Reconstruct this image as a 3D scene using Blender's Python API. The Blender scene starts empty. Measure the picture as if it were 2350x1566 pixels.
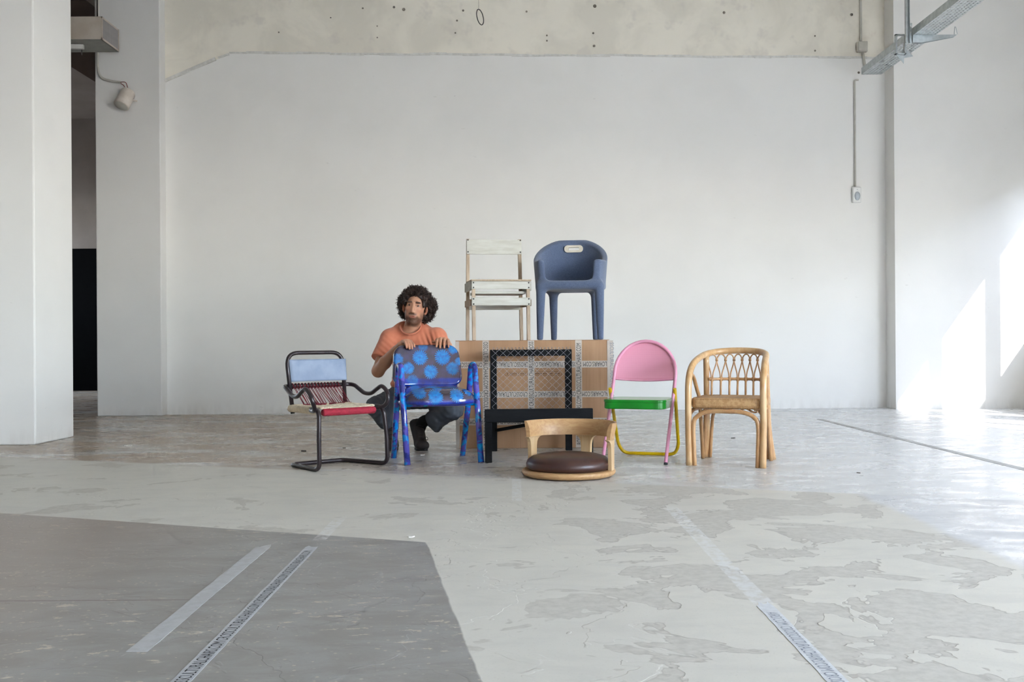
import bpy, bmesh, math, random
import numpy as np
from mathutils import Vector, Matrix
random.seed(7)
RNG = np.random.default_rng(7)
PI = math.pi
SC = bpy.context.scene
COL = SC.collection

# ------------------------------------------------------------------ camera, sky, sun, exposure
CAM_H = 0.8
cam_d = bpy.data.cameras.new('camera')
cam_d.sensor_width = 36.0
cam_d.lens = 36.0
cam_d.clip_end = 200
cam = bpy.data.objects.new('camera', cam_d)
COL.objects.link(cam)
cam.matrix_world = Matrix.Translation((0, 0, CAM_H)) @ Matrix.Rotation(PI / 2, 4, 'X') @ Matrix.Rotation(-0.0065, 4, 'Z')
SC.camera = cam

world = bpy.data.worlds.new('sky')
SC.world = world
world.use_nodes = True
wn = world.node_tree
wn.nodes.clear()
w_out = wn.nodes.new('ShaderNodeOutputWorld')
w_bg = wn.nodes.new('ShaderNodeBackground')
w_sky = wn.nodes.new('ShaderNodeTexSky')
w_sky.sky_type = 'NISHITA'
w_sky.sun_disc = False
w_sky.sun_elevation = math.radians(38)
w_sky.sun_rotation = math.radians(146)
w_sky.air_density = 1.0
w_sky.dust_density = 0.4
w_sky.ozone_density = 1.0
w_mix = wn.nodes.new('ShaderNodeMix')          # thin bright haze over the blue
w_mix.data_type = 'RGBA'
w_mix.inputs[0].default_value = 0.8
w_mix.inputs[7].default_value = (2.5, 2.85, 3.28, 1)
wn.links.new(w_sky.outputs[0], w_mix.inputs[6])
wn.links.new(w_mix.outputs[2], w_bg.inputs[0])
w_bg.inputs[1].default_value = 1.0
wn.links.new(w_bg.outputs[0], w_out.inputs[0])

sun_d = bpy.data.lights.new('sun', 'SUN')
sun_d.energy = 3.2
sun_d.angle = math.radians(0.55)
sun_d.color = (1.0, 0.975, 0.94)
sun = bpy.data.objects.new('sun', sun_d)
COL.objects.link(sun)
sun.location = (20, -20, 22)
sun.rotation_euler = Vector((-1.0, 1.5, -1.416)).to_track_quat('-Z', 'Y').to_euler()

vs = SC.view_settings
vs.view_transform = 'Standard'
vs.look = 'None'
vs.gamma = 1.0
vs.use_curve_mapping = False
vs.exposure = 3.14
SC.cycles.use_denoising = True
SC.cycles.max_bounces = 7
SC.cycles.diffuse_bounces = 5
SC.cycles.glossy_bounces = 3
SC.cycles.sample_clamp_indirect = 4.0
SC.cycles.caustics_reflective = False
SC.cycles.caustics_refractive = False
SC.cycles.use_adaptive_sampling = True
SC.cycles.adaptive_threshold = 0.06
SC.cycles.adaptive_min_samples = 24

# windows: light portals only (they guide sky sampling, they give off nothing themselves)
def portal(name, loc, rot, sx, sy):
    d = bpy.data.lights.new(name, 'AREA')
    d.shape = 'RECTANGLE'
    d.size, d.size_y = sx, sy
    d.cycles.is_portal = True
    o = bpy.data.objects.new(name, d)
    COL.objects.link(o)
    o.location = loc
    o.rotation_euler = rot
    return o

# ------------------------------------------------------------------ helpers: objects
def obj(name, me, m=None, parent=None, smooth=False):
    if isinstance(me, bmesh.types.BMesh):
        b = me
        me = bpy.data.meshes.new(name)
        b.normal_update()
        b.to_mesh(me)
        b.free()
    o = bpy.data.objects.new(name, me)
    COL.objects.link(o)
    if m is not None:
        me.materials.clear()
        me.materials.append(m)
    if smooth:
        me.polygons.foreach_set('use_smooth', [True] * len(me.polygons))
    if parent is not None:
        o.parent = parent
    return o

def auto_smooth(o, ang=35):
    me = o.data
    b = bmesh.new()
    b.from_mesh(me)
    for f in b.faces:
        f.smooth = True
    for e in b.edges:
        e.smooth = len(e.link_faces) == 2 and e.calc_face_angle(0) < math.radians(ang)
    b.to_mesh(me)
    b.free()
    return o

def thing(name, label, cat, loc=(0, 0, 0), rotz=0.0, group=None):
    o = bpy.data.objects.new(name, None)
    o.empty_display_size = 0.1
    COL.objects.link(o)
    o.location = loc
    o.rotation_euler = (0, 0, rotz)
    return tag(o, label, cat, group)

def tag(o, label, cat, group=None):
    o['label'] = label
    o['category'] = cat
    if group:
        o['group'] = group
    return o

def struct(o, label=None):
    o['kind'] = 'structure'
    if label:
        o['label'] = label
    return o

def stuff(o):
    o['kind'] = 'stuff'
    return o

# ------------------------------------------------------------------ helpers: geometry
def box(b, lo, hi, bevel=0.0, seg=2):
    t = bmesh.new()
    bmesh.ops.create_cube(t, size=1.0)
    s = [hi[i] - lo[i] for i in range(3)]
    c = [(hi[i] + lo[i]) / 2 for i in range(3)]
    for v in t.verts:
        v.co = Vector((v.co.x * s[0] + c[0], v.co.y * s[1] + c[1], v.co.z * s[2] + c[2]))
    if bevel > 0:
        bmesh.ops.bevel(t, geom=list(t.edges), offset=bevel, segments=seg, affect='EDGES', profile=0.5)
    merge(b, t)
    return b

def merge(b, t, M=None):
    vm = {}
    for v in t.verts:
        vm[v] = b.verts.new(M @ v.co if M is not None else v.co)
    for f in t.faces:
        try:
            nf = b.faces.new([vm[v] for v in f.verts])
            nf.smooth = f.smooth
        except ValueError:
            pass
    t.free()

def bx(lo, hi, bevel=0.0, seg=2):
    return box(bmesh.new(), lo, hi, bevel, seg)

def bar(b, p0, p1, w, h, bevel=0.0, up=(0, 0, 1)):
    """box of section w x h (h along 'up') from p0 to p1"""
    p0, p1 = Vector(p0), Vector(p1)
    d = p1 - p0
    L = d.length
    d.normalize()
    u = Vector(up)
    s = d.cross(u)
    if s.length < 1e-5:
        s = d.cross(Vector((0, 1, 0)))
    s.normalize()
    u = s.cross(d).normalized()
    t = bmesh.new()
    box(t, (-w / 2, 0, -h / 2), (w / 2, L, h / 2), bevel)
    M = Matrix(((s.x, d.x, u.x, p0.x), (s.y, d.y, u.y, p0.y), (s.z, d.z, u.z, p0.z), (0, 0, 0, 1)))
    merge(b, t, M)
    return b

def fillet(pts, radii, n=6):
    """polyline with rounded corners"""
    pts = [Vector(p) for p in pts]
    if not hasattr(radii, '__len__'):
        radii = [radii] * len(pts)
    out = [pts[0]]
    for i in range(1, len(pts) - 1):
        a, p, c = pts[i - 1], pts[i], pts[i + 1]
        r = min(radii[i], (a - p).length * 0.49, (c - p).length * 0.49)
        if r < 1e-5:
            out.append(p)
            continue
        p0 = p + (a - p).normalized() * r
        p1 = p + (c - p).normalized() * r
        for k in range(n + 1):
            t = k / n
            out.append((1 - t) ** 2 * p0 + 2 * t * (1 - t) * p + t * t * p1)
    out.append(pts[-1])
    return out

def spline(pts, n=8, closed=False):
    """Catmull-Rom through the points"""
    P = [Vector(p) for p in pts]
    out = []
    N = len(P)
    rng = range(N) if closed else range(N - 1)
    for i in rng:
        if closed:
            a, b, c, d = P[i - 1], P[i], P[(i + 1) % N], P[(i + 2) % N]
        else:
            a = P[i - 1] if i > 0 else 2 * P[0] - P[1]
            b, c = P[i], P[i + 1]
            d = P[i + 2] if i + 2 < N else 2 * P[-1] - P[-2]
        for k in range(n):
            t = k / n
            out.append(0.5 * ((2 * b) + (c - a) * t + (2 * a - 5 * b + 4 * c - d) * t * t + (3 * b - a - 3 * c + d) * t ** 3))
    if not closed:
        out.append(P[-1])
    return out

def tube(b, pts, r, seg=12, closed=False, cap=True, flat=1.0, up=None):
    """round tube along a polyline; r number or list; flat squashes the section along the frame's second axis"""
    P = [Vector(p) for p in pts]
    N = len(P)
    R = list(r) if hasattr(r, '__len__') else [r] * N
    T = []
    for i in range(N):
        if closed:
            d = P[(i + 1) % N] - P[i - 1]
        else:
            d = P[min(i + 1, N - 1)] - P[max(i - 1, 0)]
        T.append(d.normalized() if d.length > 1e-9 else Vector((0, 0, 1)))
    u = Vector(up) if up is not None else (Vector((0, 0, 1)) if abs(T[0].z) < 0.9 else Vector((1, 0, 0)))
    u = (u - T[0] * u.dot(T[0])).normalized()
    rings = []
    for i in range(N):
        if i > 0:
            q = T[i - 1].rotation_difference(T[i])
            u = q @ u
            if up is not None:
                uu = Vector(up)
                uu = uu - T[i] * uu.dot(T[i])
                if uu.length > 0.05:
                    u = uu
            u = (u - T[i] * u.dot(T[i])).normalized()
        v = T[i].cross(u)
        ring = []
        for k in range(seg):
            a = 2 * PI * k / seg
            ring.append(b.verts.new(P[i] + (u * math.cos(a) + v * math.sin(a) * flat) * R[i]))
        rings.append(ring)
    for i in range(N if closed else N - 1):
        r0, r1 = rings[i], rings[(i + 1) % N]
        for k in range(seg):
            f = b.faces.new((r0[k], r0[(k + 1) % seg], r1[(k + 1) % seg], r1[k]))
            f.smooth = True
    if cap and not closed:
        b.faces.new(list(reversed(rings[0])))
        b.faces.new(rings[-1])
    return b

def tb(pts, r, **k):
    return tube(bmesh.new(), pts, r, **k)

def lathe(b, prof, seg=32, M=None):
    """prof: list of (radius, z)"""
    t = bmesh.new()
    rings = []
    for (r, z) in prof:
        if r < 1e-6:
            rings.append([t.verts.new((0, 0, z))])
        else:
            rings.append([t.verts.new((r * math.cos(2 * PI * k / seg), r * math.sin(2 * PI * k / seg), z)) for k in range(seg)])
    for i in range(len(rings) - 1):
        a, c = rings[i], rings[i + 1]
        for k in range(seg):
            vs_ = []
            for v in ((a[k % len(a)]), (a[(k + 1) % len(a)]), (c[(k + 1) % len(c)]), (c[k % len(c)])):
                if v not in vs_:
                    vs_.append(v)
            if len(vs_) >= 3:
                f = t.faces.new(vs_)
                f.smooth = True
    bmesh.ops.recalc_face_normals(t, faces=list(t.faces))
    merge(b, t, M)
    return b

def prism(b, poly, z0, z1, M=None, bevel=0.0):
    """extrude an xy polygon from z0 to z1"""
    t = bmesh.new()
    lo = [t.verts.new((p[0], p[1], z0)) for p in poly]
    hi = [t.verts.new((p[0], p[1], z1)) for p in poly]
    n = len(poly)
    t.faces.new(list(reversed(lo)))
    t.faces.new(hi)
    for i in range(n):
        t.faces.new((lo[i], lo[(i + 1) % n], hi[(i + 1) % n], hi[i]))
    bmesh.ops.recalc_face_normals(t, faces=list(t.faces))
    if bevel:
        bmesh.ops.bevel(t, geom=list(t.edges), offset=bevel, segments=2, affect='EDGES')
    merge(b, t, M)
    return b

def text_mesh(name, body, height, length=None, align='LEFT', squeeze=1.0, bold=0.0):
    """flat lettering, capital height 'height', optional total length"""
    cu = bpy.data.curves.new(name + '_c', 'FONT')
    cu.body = body
    cu.size = 1.0
    cu.resolution_u = 2
    cu.offset = bold
    cu.align_x = align
    o = bpy.data.objects.new(name + '_c', cu)
    COL.objects.link(o)
    dg = bpy.context.evaluated_depsgraph_get()
    me = bpy.data.meshes.new_from_object(o.evaluated_get(dg))
    bpy.data.objects.remove(o)
    bpy.data.curves.remove(cu)
    n = len(me.vertices)
    a = np.empty(n * 3, 'f')
    me.vertices.foreach_get('co', a)
    a = a.reshape(-1, 3)
    h0 = a[:, 1].max() - min(0.0, a[:, 1].min())
    w0 = a[:, 0].max() - a[:, 0].min()
    s = height / 0.70
    sx = length / w0 if length else s * squeeze
    a[:, 0] *= sx
    a[:, 1] *= s
    me.vertices.foreach_set('co', a.ravel())
    me.materials.clear()
    return me

def xform(me, M):
    me.transform(M)
    return me

# ------------------------------------------------------------------ helpers: signed-distance solids -> smooth meshes
def smin(a, b, k):
    if k <= 0:
        return np.minimum(a, b)
    h = np.clip(0.5 + 0.5 * (b - a) / k, 0, 1)
    return b + (a - b) * h - k * h * (1 - h)

def cone(a, b, ra, rb):
    a = np.array(a, 'f'); b = np.array(b, 'f')
    def fn(X, Y, Z):
        d = b - a
        L = float((d * d).sum()) + 1e-12
        t = np.clip(((X - a[0]) * d[0] + (Y - a[1]) * d[1] + (Z - a[2]) * d[2]) / L, 0, 1)
        return np.sqrt((X - a[0] - t * d[0]) ** 2 + (Y - a[1] - t * d[1]) ** 2 + (Z - a[2] - t * d[2]) ** 2) - (ra + (rb - ra) * t)
    R = max(ra, rb)
    return fn, np.minimum(a, b) - R, np.maximum(a, b) + R

def ell(c, r, rot=None):
    c = np.array(c, 'f'); r = np.array(r, 'f')
    M = np.array(rot.to_3x3().transposed(), 'f') if rot is not None else np.eye(3, dtype='f')
    def fn(X, Y, Z):
        x, y, z = X - c[0], Y - c[1], Z - c[2]
        a = M[0, 0] * x + M[0, 1] * y + M[0, 2] * z
        b_ = M[1, 0] * x + M[1, 1] * y + M[1, 2] * z
        d = M[2, 0] * x + M[2, 1] * y + M[2, 2] * z
        k0 = np.sqrt((a / r[0]) ** 2 + (b_ / r[1]) ** 2 + (d / r[2]) ** 2)
        k1 = np.sqrt((a / r[0] ** 2) ** 2 + (b_ / r[1] ** 2) ** 2 + (d / r[2] ** 2) ** 2) + 1e-9
        return k0 * (k0 - 1) / k1
    R = float(r.max())
    return fn, c - R, c + R

class Vol:
    def __init__(s, lo, hi, h):
        s.lo = np.array(lo, 'f'); s.h = h
        s.n = np.ceil((np.array(hi) - s.lo) / h).astype(int) + 1
        s.F = np.full(tuple(s.n), 0.2, 'f')
    def sub_box(s, lo, hi, pad):
        i0 = np.clip(np.floor((lo - pad - s.lo) / s.h).astype(int), 0, s.n)
        i1 = np.clip(np.ceil((hi + pad - s.lo) / s.h).astype(int) + 1, 0, s.n)
        sl = tuple(slice(a, b) for a, b in zip(i0, i1))
        ax = [(s.lo[k] + s.h * np.arange(i0[k], i1[k])).astype('f') for k in range(3)]
        return sl, np.meshgrid(*ax, indexing='ij')
    def add(s, prim, k=0.0):
        fn, lo, hi = prim
        sl, (X, Y, Z) = s.sub_box(lo, hi, 0.03 + k)
        if X.size:
            s.F[sl] = smin(s.F[sl], fn(X, Y, Z), k)
        return s
    def cut(s, prim, k=0.0):
        fn, lo, hi = prim
        sl, (X, Y, Z) = s.sub_box(lo, hi, 0.03 + k)
        if X.size:
            s.F[sl] = -smin(-s.F[sl], fn(X, Y, Z), k)
        return s
    def every(s):
        ax = [(s.lo[k] + s.h * np.arange(s.n[k])).astype('f') for k in range(3)]
        return np.meshgrid(*ax, indexing='ij')
    def mesh(s, name):
        V, Q = surface_nets(s.F, s.lo, s.h)
        me = bpy.data.meshes.new(name)
        me.vertices.add(len(V)); me.vertices.foreach_set('co', V.astype('f').ravel())
        me.loops.add(len(Q) * 4); me.loops.foreach_set('vertex_index', Q.astype('i').ravel())
        me.polygons.add(len(Q))
        me.polygons.foreach_set('loop_start', np.arange(0, len(Q) * 4, 4, dtype='i'))
        me.polygons.foreach_set('use_smooth', np.ones(len(Q), bool))
        me.update(calc_edges=True)
        return me, V

def surface_nets(F, lo, h):
    S = F < 0
    c = S[:-1, :-1, :-1].astype('i1')
    tot = np.zeros(c.shape, 'i1')
    offs = [(i, j, k) for i in (0, 1) for j in (0, 1) for k in (0, 1)]
    nx, ny, nz = F.shape
    for (i, j, k) in offs:
        tot += S[i:nx - 1 + i, j:ny - 1 + j, k:nz - 1 + k]
    act = (tot > 0) & (tot < 8)
    I = np.argwhere(act)
    idx = np.full(act.shape, -1, 'i4')
    idx[act] = np.arange(len(I))
    acc = np.zeros((len(I), 3)); cnt = np.zeros(len(I))
    vals = {o: F[I[:, 0] + o[0], I[:, 1] + o[1], I[:, 2] + o[2]].astype('f8') for o in offs}
    for a in offs:
        for ax in range(3):
            if a[ax] == 0:
                b = list(a); b[ax] = 1; b = tuple(b)
                va, vb = vals[a], vals[b]
                m = (va < 0) != (vb < 0)
                t = np.where(m, va / np.where(m, va - vb, 1), 0)
                p = np.array(a, 'f8')[None, :].repeat(len(I), 0)
                p[:, ax] = t
                acc[m] += p[m]; cnt[m] += 1
    V = np.array(lo, 'f8') + h * (I + acc / cnt[:, None])
    quads = []
    for ax in range(3):
        sl0 = [slice(None)] * 3; sl1 = [slice(None)] * 3
        sl0[ax] = slice(0, -1); sl1[ax] = slice(1, None)
        cr = S[tuple(sl0)] != S[tuple(sl1)]
        E = np.argwhere(cr)
        u, v = (ax + 1) % 3, (ax + 2) % 3
        ok = (E[:, u] > 0) & (E[:, v] > 0) & (E[:, u] < F.shape[u] - 1) & (E[:, v] < F.shape[v] - 1)
        E = E[ok]
        def cell(du, dv):
            q = E.copy(); q[:, u] += du; q[:, v] += dv
            return idx[q[:, 0], q[:, 1], q[:, 2]]
        Q = np.stack([cell(-1, -1), cell(0, -1), cell(0, 0), cell(-1, 0)], 1)
        inside0 = S[E[:, 0], E[:, 1], E[:, 2]]
        Q[~inside0] = Q[~inside0][:, ::-1]
        quads.append(Q)
    return V, np.concatenate(quads)

def smooth_mesh(me, it=3, f=0.5):
    """plain Laplacian smoothing"""
    n = len(me.vertices)
    co = np.empty(n * 3); me.vertices.foreach_get('co', co); co = co.reshape(-1, 3)
    ed = np.empty(len(me.edges) * 2, 'i'); me.edges.foreach_get('vertices', ed); ed = ed.reshape(-1, 2)
    deg = np.bincount(ed.ravel(), minlength=n)[:, None]
    for _ in range(it):
        acc = np.zeros_like(co)
        for d in range(3):
            acc[:, d] = np.bincount(ed[:, 0], co[ed[:, 1], d], n) + np.bincount(ed[:, 1], co[ed[:, 0], d], n)
        co = co * (1 - f) + f * acc / np.maximum(deg, 1)
    me.vertices.foreach_set('co', co.ravel())
    me.update()
    return co

def paint(me, cols, name='tint'):
    at = me.color_attributes.new(name, 'FLOAT_COLOR', 'POINT')
    c = np.ones((len(me.vertices), 4), 'f')
    c[:, :3] = cols
    at.data.foreach_set('color', c.ravel())
# ------------------------------------------------------------------ materials
def C(r, g, b):
    f = lambda v: (v / 255 / 12.92) if v / 255 <= 0.04045 else ((v / 255 + 0.055) / 1.055) ** 2.4
    return (f(r), f(g), f(b), 1.0)

class G:
    """small wrapper that writes shader graphs as formulas"""
    def __init__(s, name):
        s.m = bpy.data.materials.new(name)
        s.m.use_nodes = True
        s.t = s.m.node_tree
        s.t.nodes.clear()
        s.out = s.t.nodes.new('ShaderNodeOutputMaterial')
        s.p = s.t.nodes.new('ShaderNodeBsdfPrincipled')
        s.t.links.new(s.p.outputs[0], s.out.inputs[0])
    def n(s, typ, **kw):
        nd = s.t.nodes.new(typ)
        for k, v in kw.items():
            setattr(nd, k, v)
        return nd
    def put(s, sock, v):
        if isinstance(v, bpy.types.NodeSocket):
            s.t.links.new(v, sock)
        elif v is not None:
            try:
                sock.default_value = v
            except Exception:
                sock.default_value = tuple(v)[:3]
    def m_(s, op, a, b=None, c=None, clamp=False):
        nd = s.n('ShaderNodeMath', operation=op, use_clamp=clamp)
        for i, v in enumerate((a, b, c)):
            if v is not None:
                s.put(nd.inputs[i], v)
        return nd.outputs[0]
    def add(s, a, b): return s.m_('ADD', a, b)
    def sub(s, a, b): return s.m_('SUBTRACT', a, b)
    def mul(s, a, b): return s.m_('MULTIPLY', a, b)
    def mx(s, a, b): return s.m_('MAXIMUM', a, b)
    def mn(s, a, b): return s.m_('MINIMUM', a, b)
    def step(s, v, lo, hi):
        nd = s.n('ShaderNodeMapRange', interpolation_type='SMOOTHSTEP')
        s.put(nd.inputs[0], v)
        s.put(nd.inputs[1], lo); s.put(nd.inputs[2], hi)
        return nd.outputs[0]
    def coord(s, kind='Object'):
        return s.n('ShaderNodeTexCoord').outputs[kind]
    def world(s):
        return s.n('ShaderNodeNewGeometry').outputs['Position']
    def sep(s, v):
        nd = s.n('ShaderNodeSeparateXYZ'); s.put(nd.inputs[0], v)
        return nd.outputs[0], nd.outputs[1], nd.outputs[2]
    def comb(s, x, y, z):
        nd = s.n('ShaderNodeCombineXYZ')
        for i, v in enumerate((x, y, z)):
            s.put(nd.inputs[i], v)
        return nd.outputs[0]
    def scale(s, v, sc, rot=(0, 0, 0), loc=(0, 0, 0)):
        nd = s.n('ShaderNodeMapping')
        s.put(nd.inputs[0], v)
        nd.inputs['Scale'].default_value = sc
        nd.inputs['Rotation'].default_value = rot
        nd.inputs['Location'].default_value = loc
        return nd.outputs[0]
    def noise(s, v, sc=5.0, det=4.0, rough=0.55, dist=0.0, color=False):
        nd = s.n('ShaderNodeTexNoise')
        s.put(nd.inputs['Vector'], v)
        nd.inputs['Scale'].default_value = sc
        nd.inputs['Detail'].default_value = det
        nd.inputs['Roughness'].default_value = rough
        nd.inputs['Distortion'].default_value = dist
        return nd.outputs['Color' if color else 'Fac']
    def voro(s, v, sc=5.0, feat='F1', out='Distance', rnd=1.0):
        nd = s.n('ShaderNodeTexVoronoi', feature=feat)
        s.put(nd.inputs['Vector'], v)
        nd.inputs['Scale'].default_value = sc
        nd.inputs['Randomness'].default_value = rnd
        return nd.outputs[out]
    def wave(s, v, sc=5.0, dist=0.0, axis='X', det=2.0, dsc=1.0):
        nd = s.n('ShaderNodeTexWave', bands_direction=axis)
        s.put(nd.inputs['Vector'], v)
        nd.inputs['Scale'].default_value = sc
        nd.inputs['Distortion'].default_value = dist
        nd.inputs['Detail'].default_value = det
        nd.inputs['Detail Scale'].default_value = dsc
        return nd.outputs['Fac']
    def mix(s, f, a, b):
        nd = s.n('ShaderNodeMix', data_type='RGBA')
        s.put(nd.inputs[0], f); s.put(nd.inputs[6], a); s.put(nd.inputs[7], b)
        return nd.outputs[2]
    def fmix(s, f, a, b):
        nd = s.n('ShaderNodeMix', data_type='FLOAT')
        s.put(nd.inputs[0], f); s.put(nd.inputs[2], a); s.put(nd.inputs[3], b)
        return nd.outputs[0]
    def bump(s, h, strength=0.3, dist=0.002, normal=None):
        nd = s.n('ShaderNodeBump')
        nd.inputs['Strength'].default_value = strength
        nd.inputs['Distance'].default_value = dist
        s.put(nd.inputs['Height'], h)
        if normal is not None:
            s.put(nd.inputs['Normal'], normal)
        return nd.outputs[0]
    def attr(s, name='tint'):
        nd = s.n('ShaderNodeAttribute', attribute_name=name)
        return nd.outputs['Color']
    def done(s, col, rough=0.5, metal=0.0, normal=None, spec=None, coat=None, sheen=None, alpha=None, sss=None):
        s.put(s.p.inputs['Base Color'], col)
        s.put(s.p.inputs['Roughness'], rough)
        s.put(s.p.inputs['Metallic'], metal)
        if normal is not None: s.put(s.p.inputs['Normal'], normal)
        if spec is not None: s.put(s.p.inputs['Specular IOR Level'], spec)
        if coat is not None:
            s.put(s.p.inputs['Coat Weight'], coat); s.p.inputs['Coat Roughness'].default_value = 0.06
        if sheen is not None:
            s.put(s.p.inputs['Sheen Weight'], sheen)
        if alpha is not None: s.put(s.p.inputs['Alpha'], alpha)
        if sss is not None:
            s.p.inputs['Subsurface Weight'].default_value = sss
            s.p.inputs['Subsurface Radius'].default_value = (0.012, 0.005, 0.003)
            s.p.inputs['Subsurface Scale'].default_value = 0.5
        return s.m

def simple(name, c1, c2=None, rough=0.5, metal=0.0, ns=12.0, det=3.0, bump=0.0, bs=80.0, stretch=(1, 1, 1), spec=None, coat=None, sheen=None):
    g = G(name)
    v = g.coord()
    vs_ = g.scale(v, stretch) if stretch != (1, 1, 1) else v
    n = g.noise(vs_, ns, det)
    col = g.mix(g.step(n, 0.3, 0.7), c1, c2 if c2 else tuple(x * 0.85 for x in c1[:3]) + (1,))
    nm = g.bump(g.noise(vs_, bs, 3), bump, 0.002) if bump else None
    return g.done(col, rough, metal, nm, spec, coat, sheen)

# --- walls: white emulsion over uneven plaster, bare grey-beige plaster above the old ceiling line
def wall_material(name, paint_col, bare=None, line_z=4.05, streak=0.03):
    g = G(name)
    v = g.world()
    x, y, z = g.sep(v)
    big = g.noise(v, 0.9, 3, 0.6)
    dark = tuple(c * 0.96 for c in paint_col[:3]) + (1,)
    col = g.mix(g.step(big, 0.35, 0.65), paint_col, dark)
    scuff = g.mul(g.step(g.noise(g.scale(v, (3, 3, 9)), 2.2, 3, 0.7), 0.70, 0.78), 0.2)
    col = g.mix(scuff, col, C(150, 146, 138))
    low = g.mul(g.step(z, 0.16, 0.0), g.step(g.noise(g.scale(v, (4, 4, 1)), 4, 3), 0.35, 0.7))
    col = g.mix(g.mul(low, 0.15), col, C(150, 140, 126))
    h = g.noise(v, 3.0, 2, 0.6)
    rough = 0.62
    if bare:
        line = g.add(line_z, g.mul(g.sub(g.noise(g.scale(v, (1, 1, 1)), 2.0, 3), 0.5), 0.05))
        up = g.step(z, g.sub(line, 0.01), g.add(line, 0.02))
        slope = g.step(g.sub(z, g.add(3.73, g.mul(g.add(x, 3.85), 0.44))), -0.005, 0.01)   # the cut corner at the left
        up = g.mx(up, g.mul(slope, g.step(x, -3.0, -3.2)))
        pl = g.noise(v, 1.6, 4, 0.65, 0.4)
        pc = g.mix(g.step(pl, 0.38, 0.62), bare, tuple(c * 1.12 for c in bare[:3]) + (1,))
        pc = g.mix(g.mul(g.step(g.noise(v, 3.3, 3, 0.7), 0.56, 0.7), 0.5), pc, C(214, 207, 198))
        rust = g.mul(g.step(g.noise(v, 5, 3, 0.7), 0.55, 0.75), g.mul(g.step(x, 3.6, 4.2), g.step(z, 4.15, 4.6)))
        pc = g.mix(g.mul(rust, 0.5), pc, C(160, 122, 96))
        col = g.mix(up, col, pc)
    return g.done(col, rough, 0, g.bump(h, 0.25, 0.01), spec=0.25)

M_wall = wall_material('painted_back_wall', C(236, 234, 230), C(228, 222, 209))
M_white = wall_material('painted_plaster', C(236, 234, 230))
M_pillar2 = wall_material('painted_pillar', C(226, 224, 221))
M_ceil = simple('ceiling_concrete', C(232, 229, 222), C(222, 219, 210), 0.9, ns=1.5, det=6, bump=0.3, bs=12)
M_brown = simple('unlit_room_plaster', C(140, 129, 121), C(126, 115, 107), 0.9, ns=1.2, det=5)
M_black = simple('matt_black_door', C(4, 4, 5), C(6, 6, 7), 0.9, spec=0.05)

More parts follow.
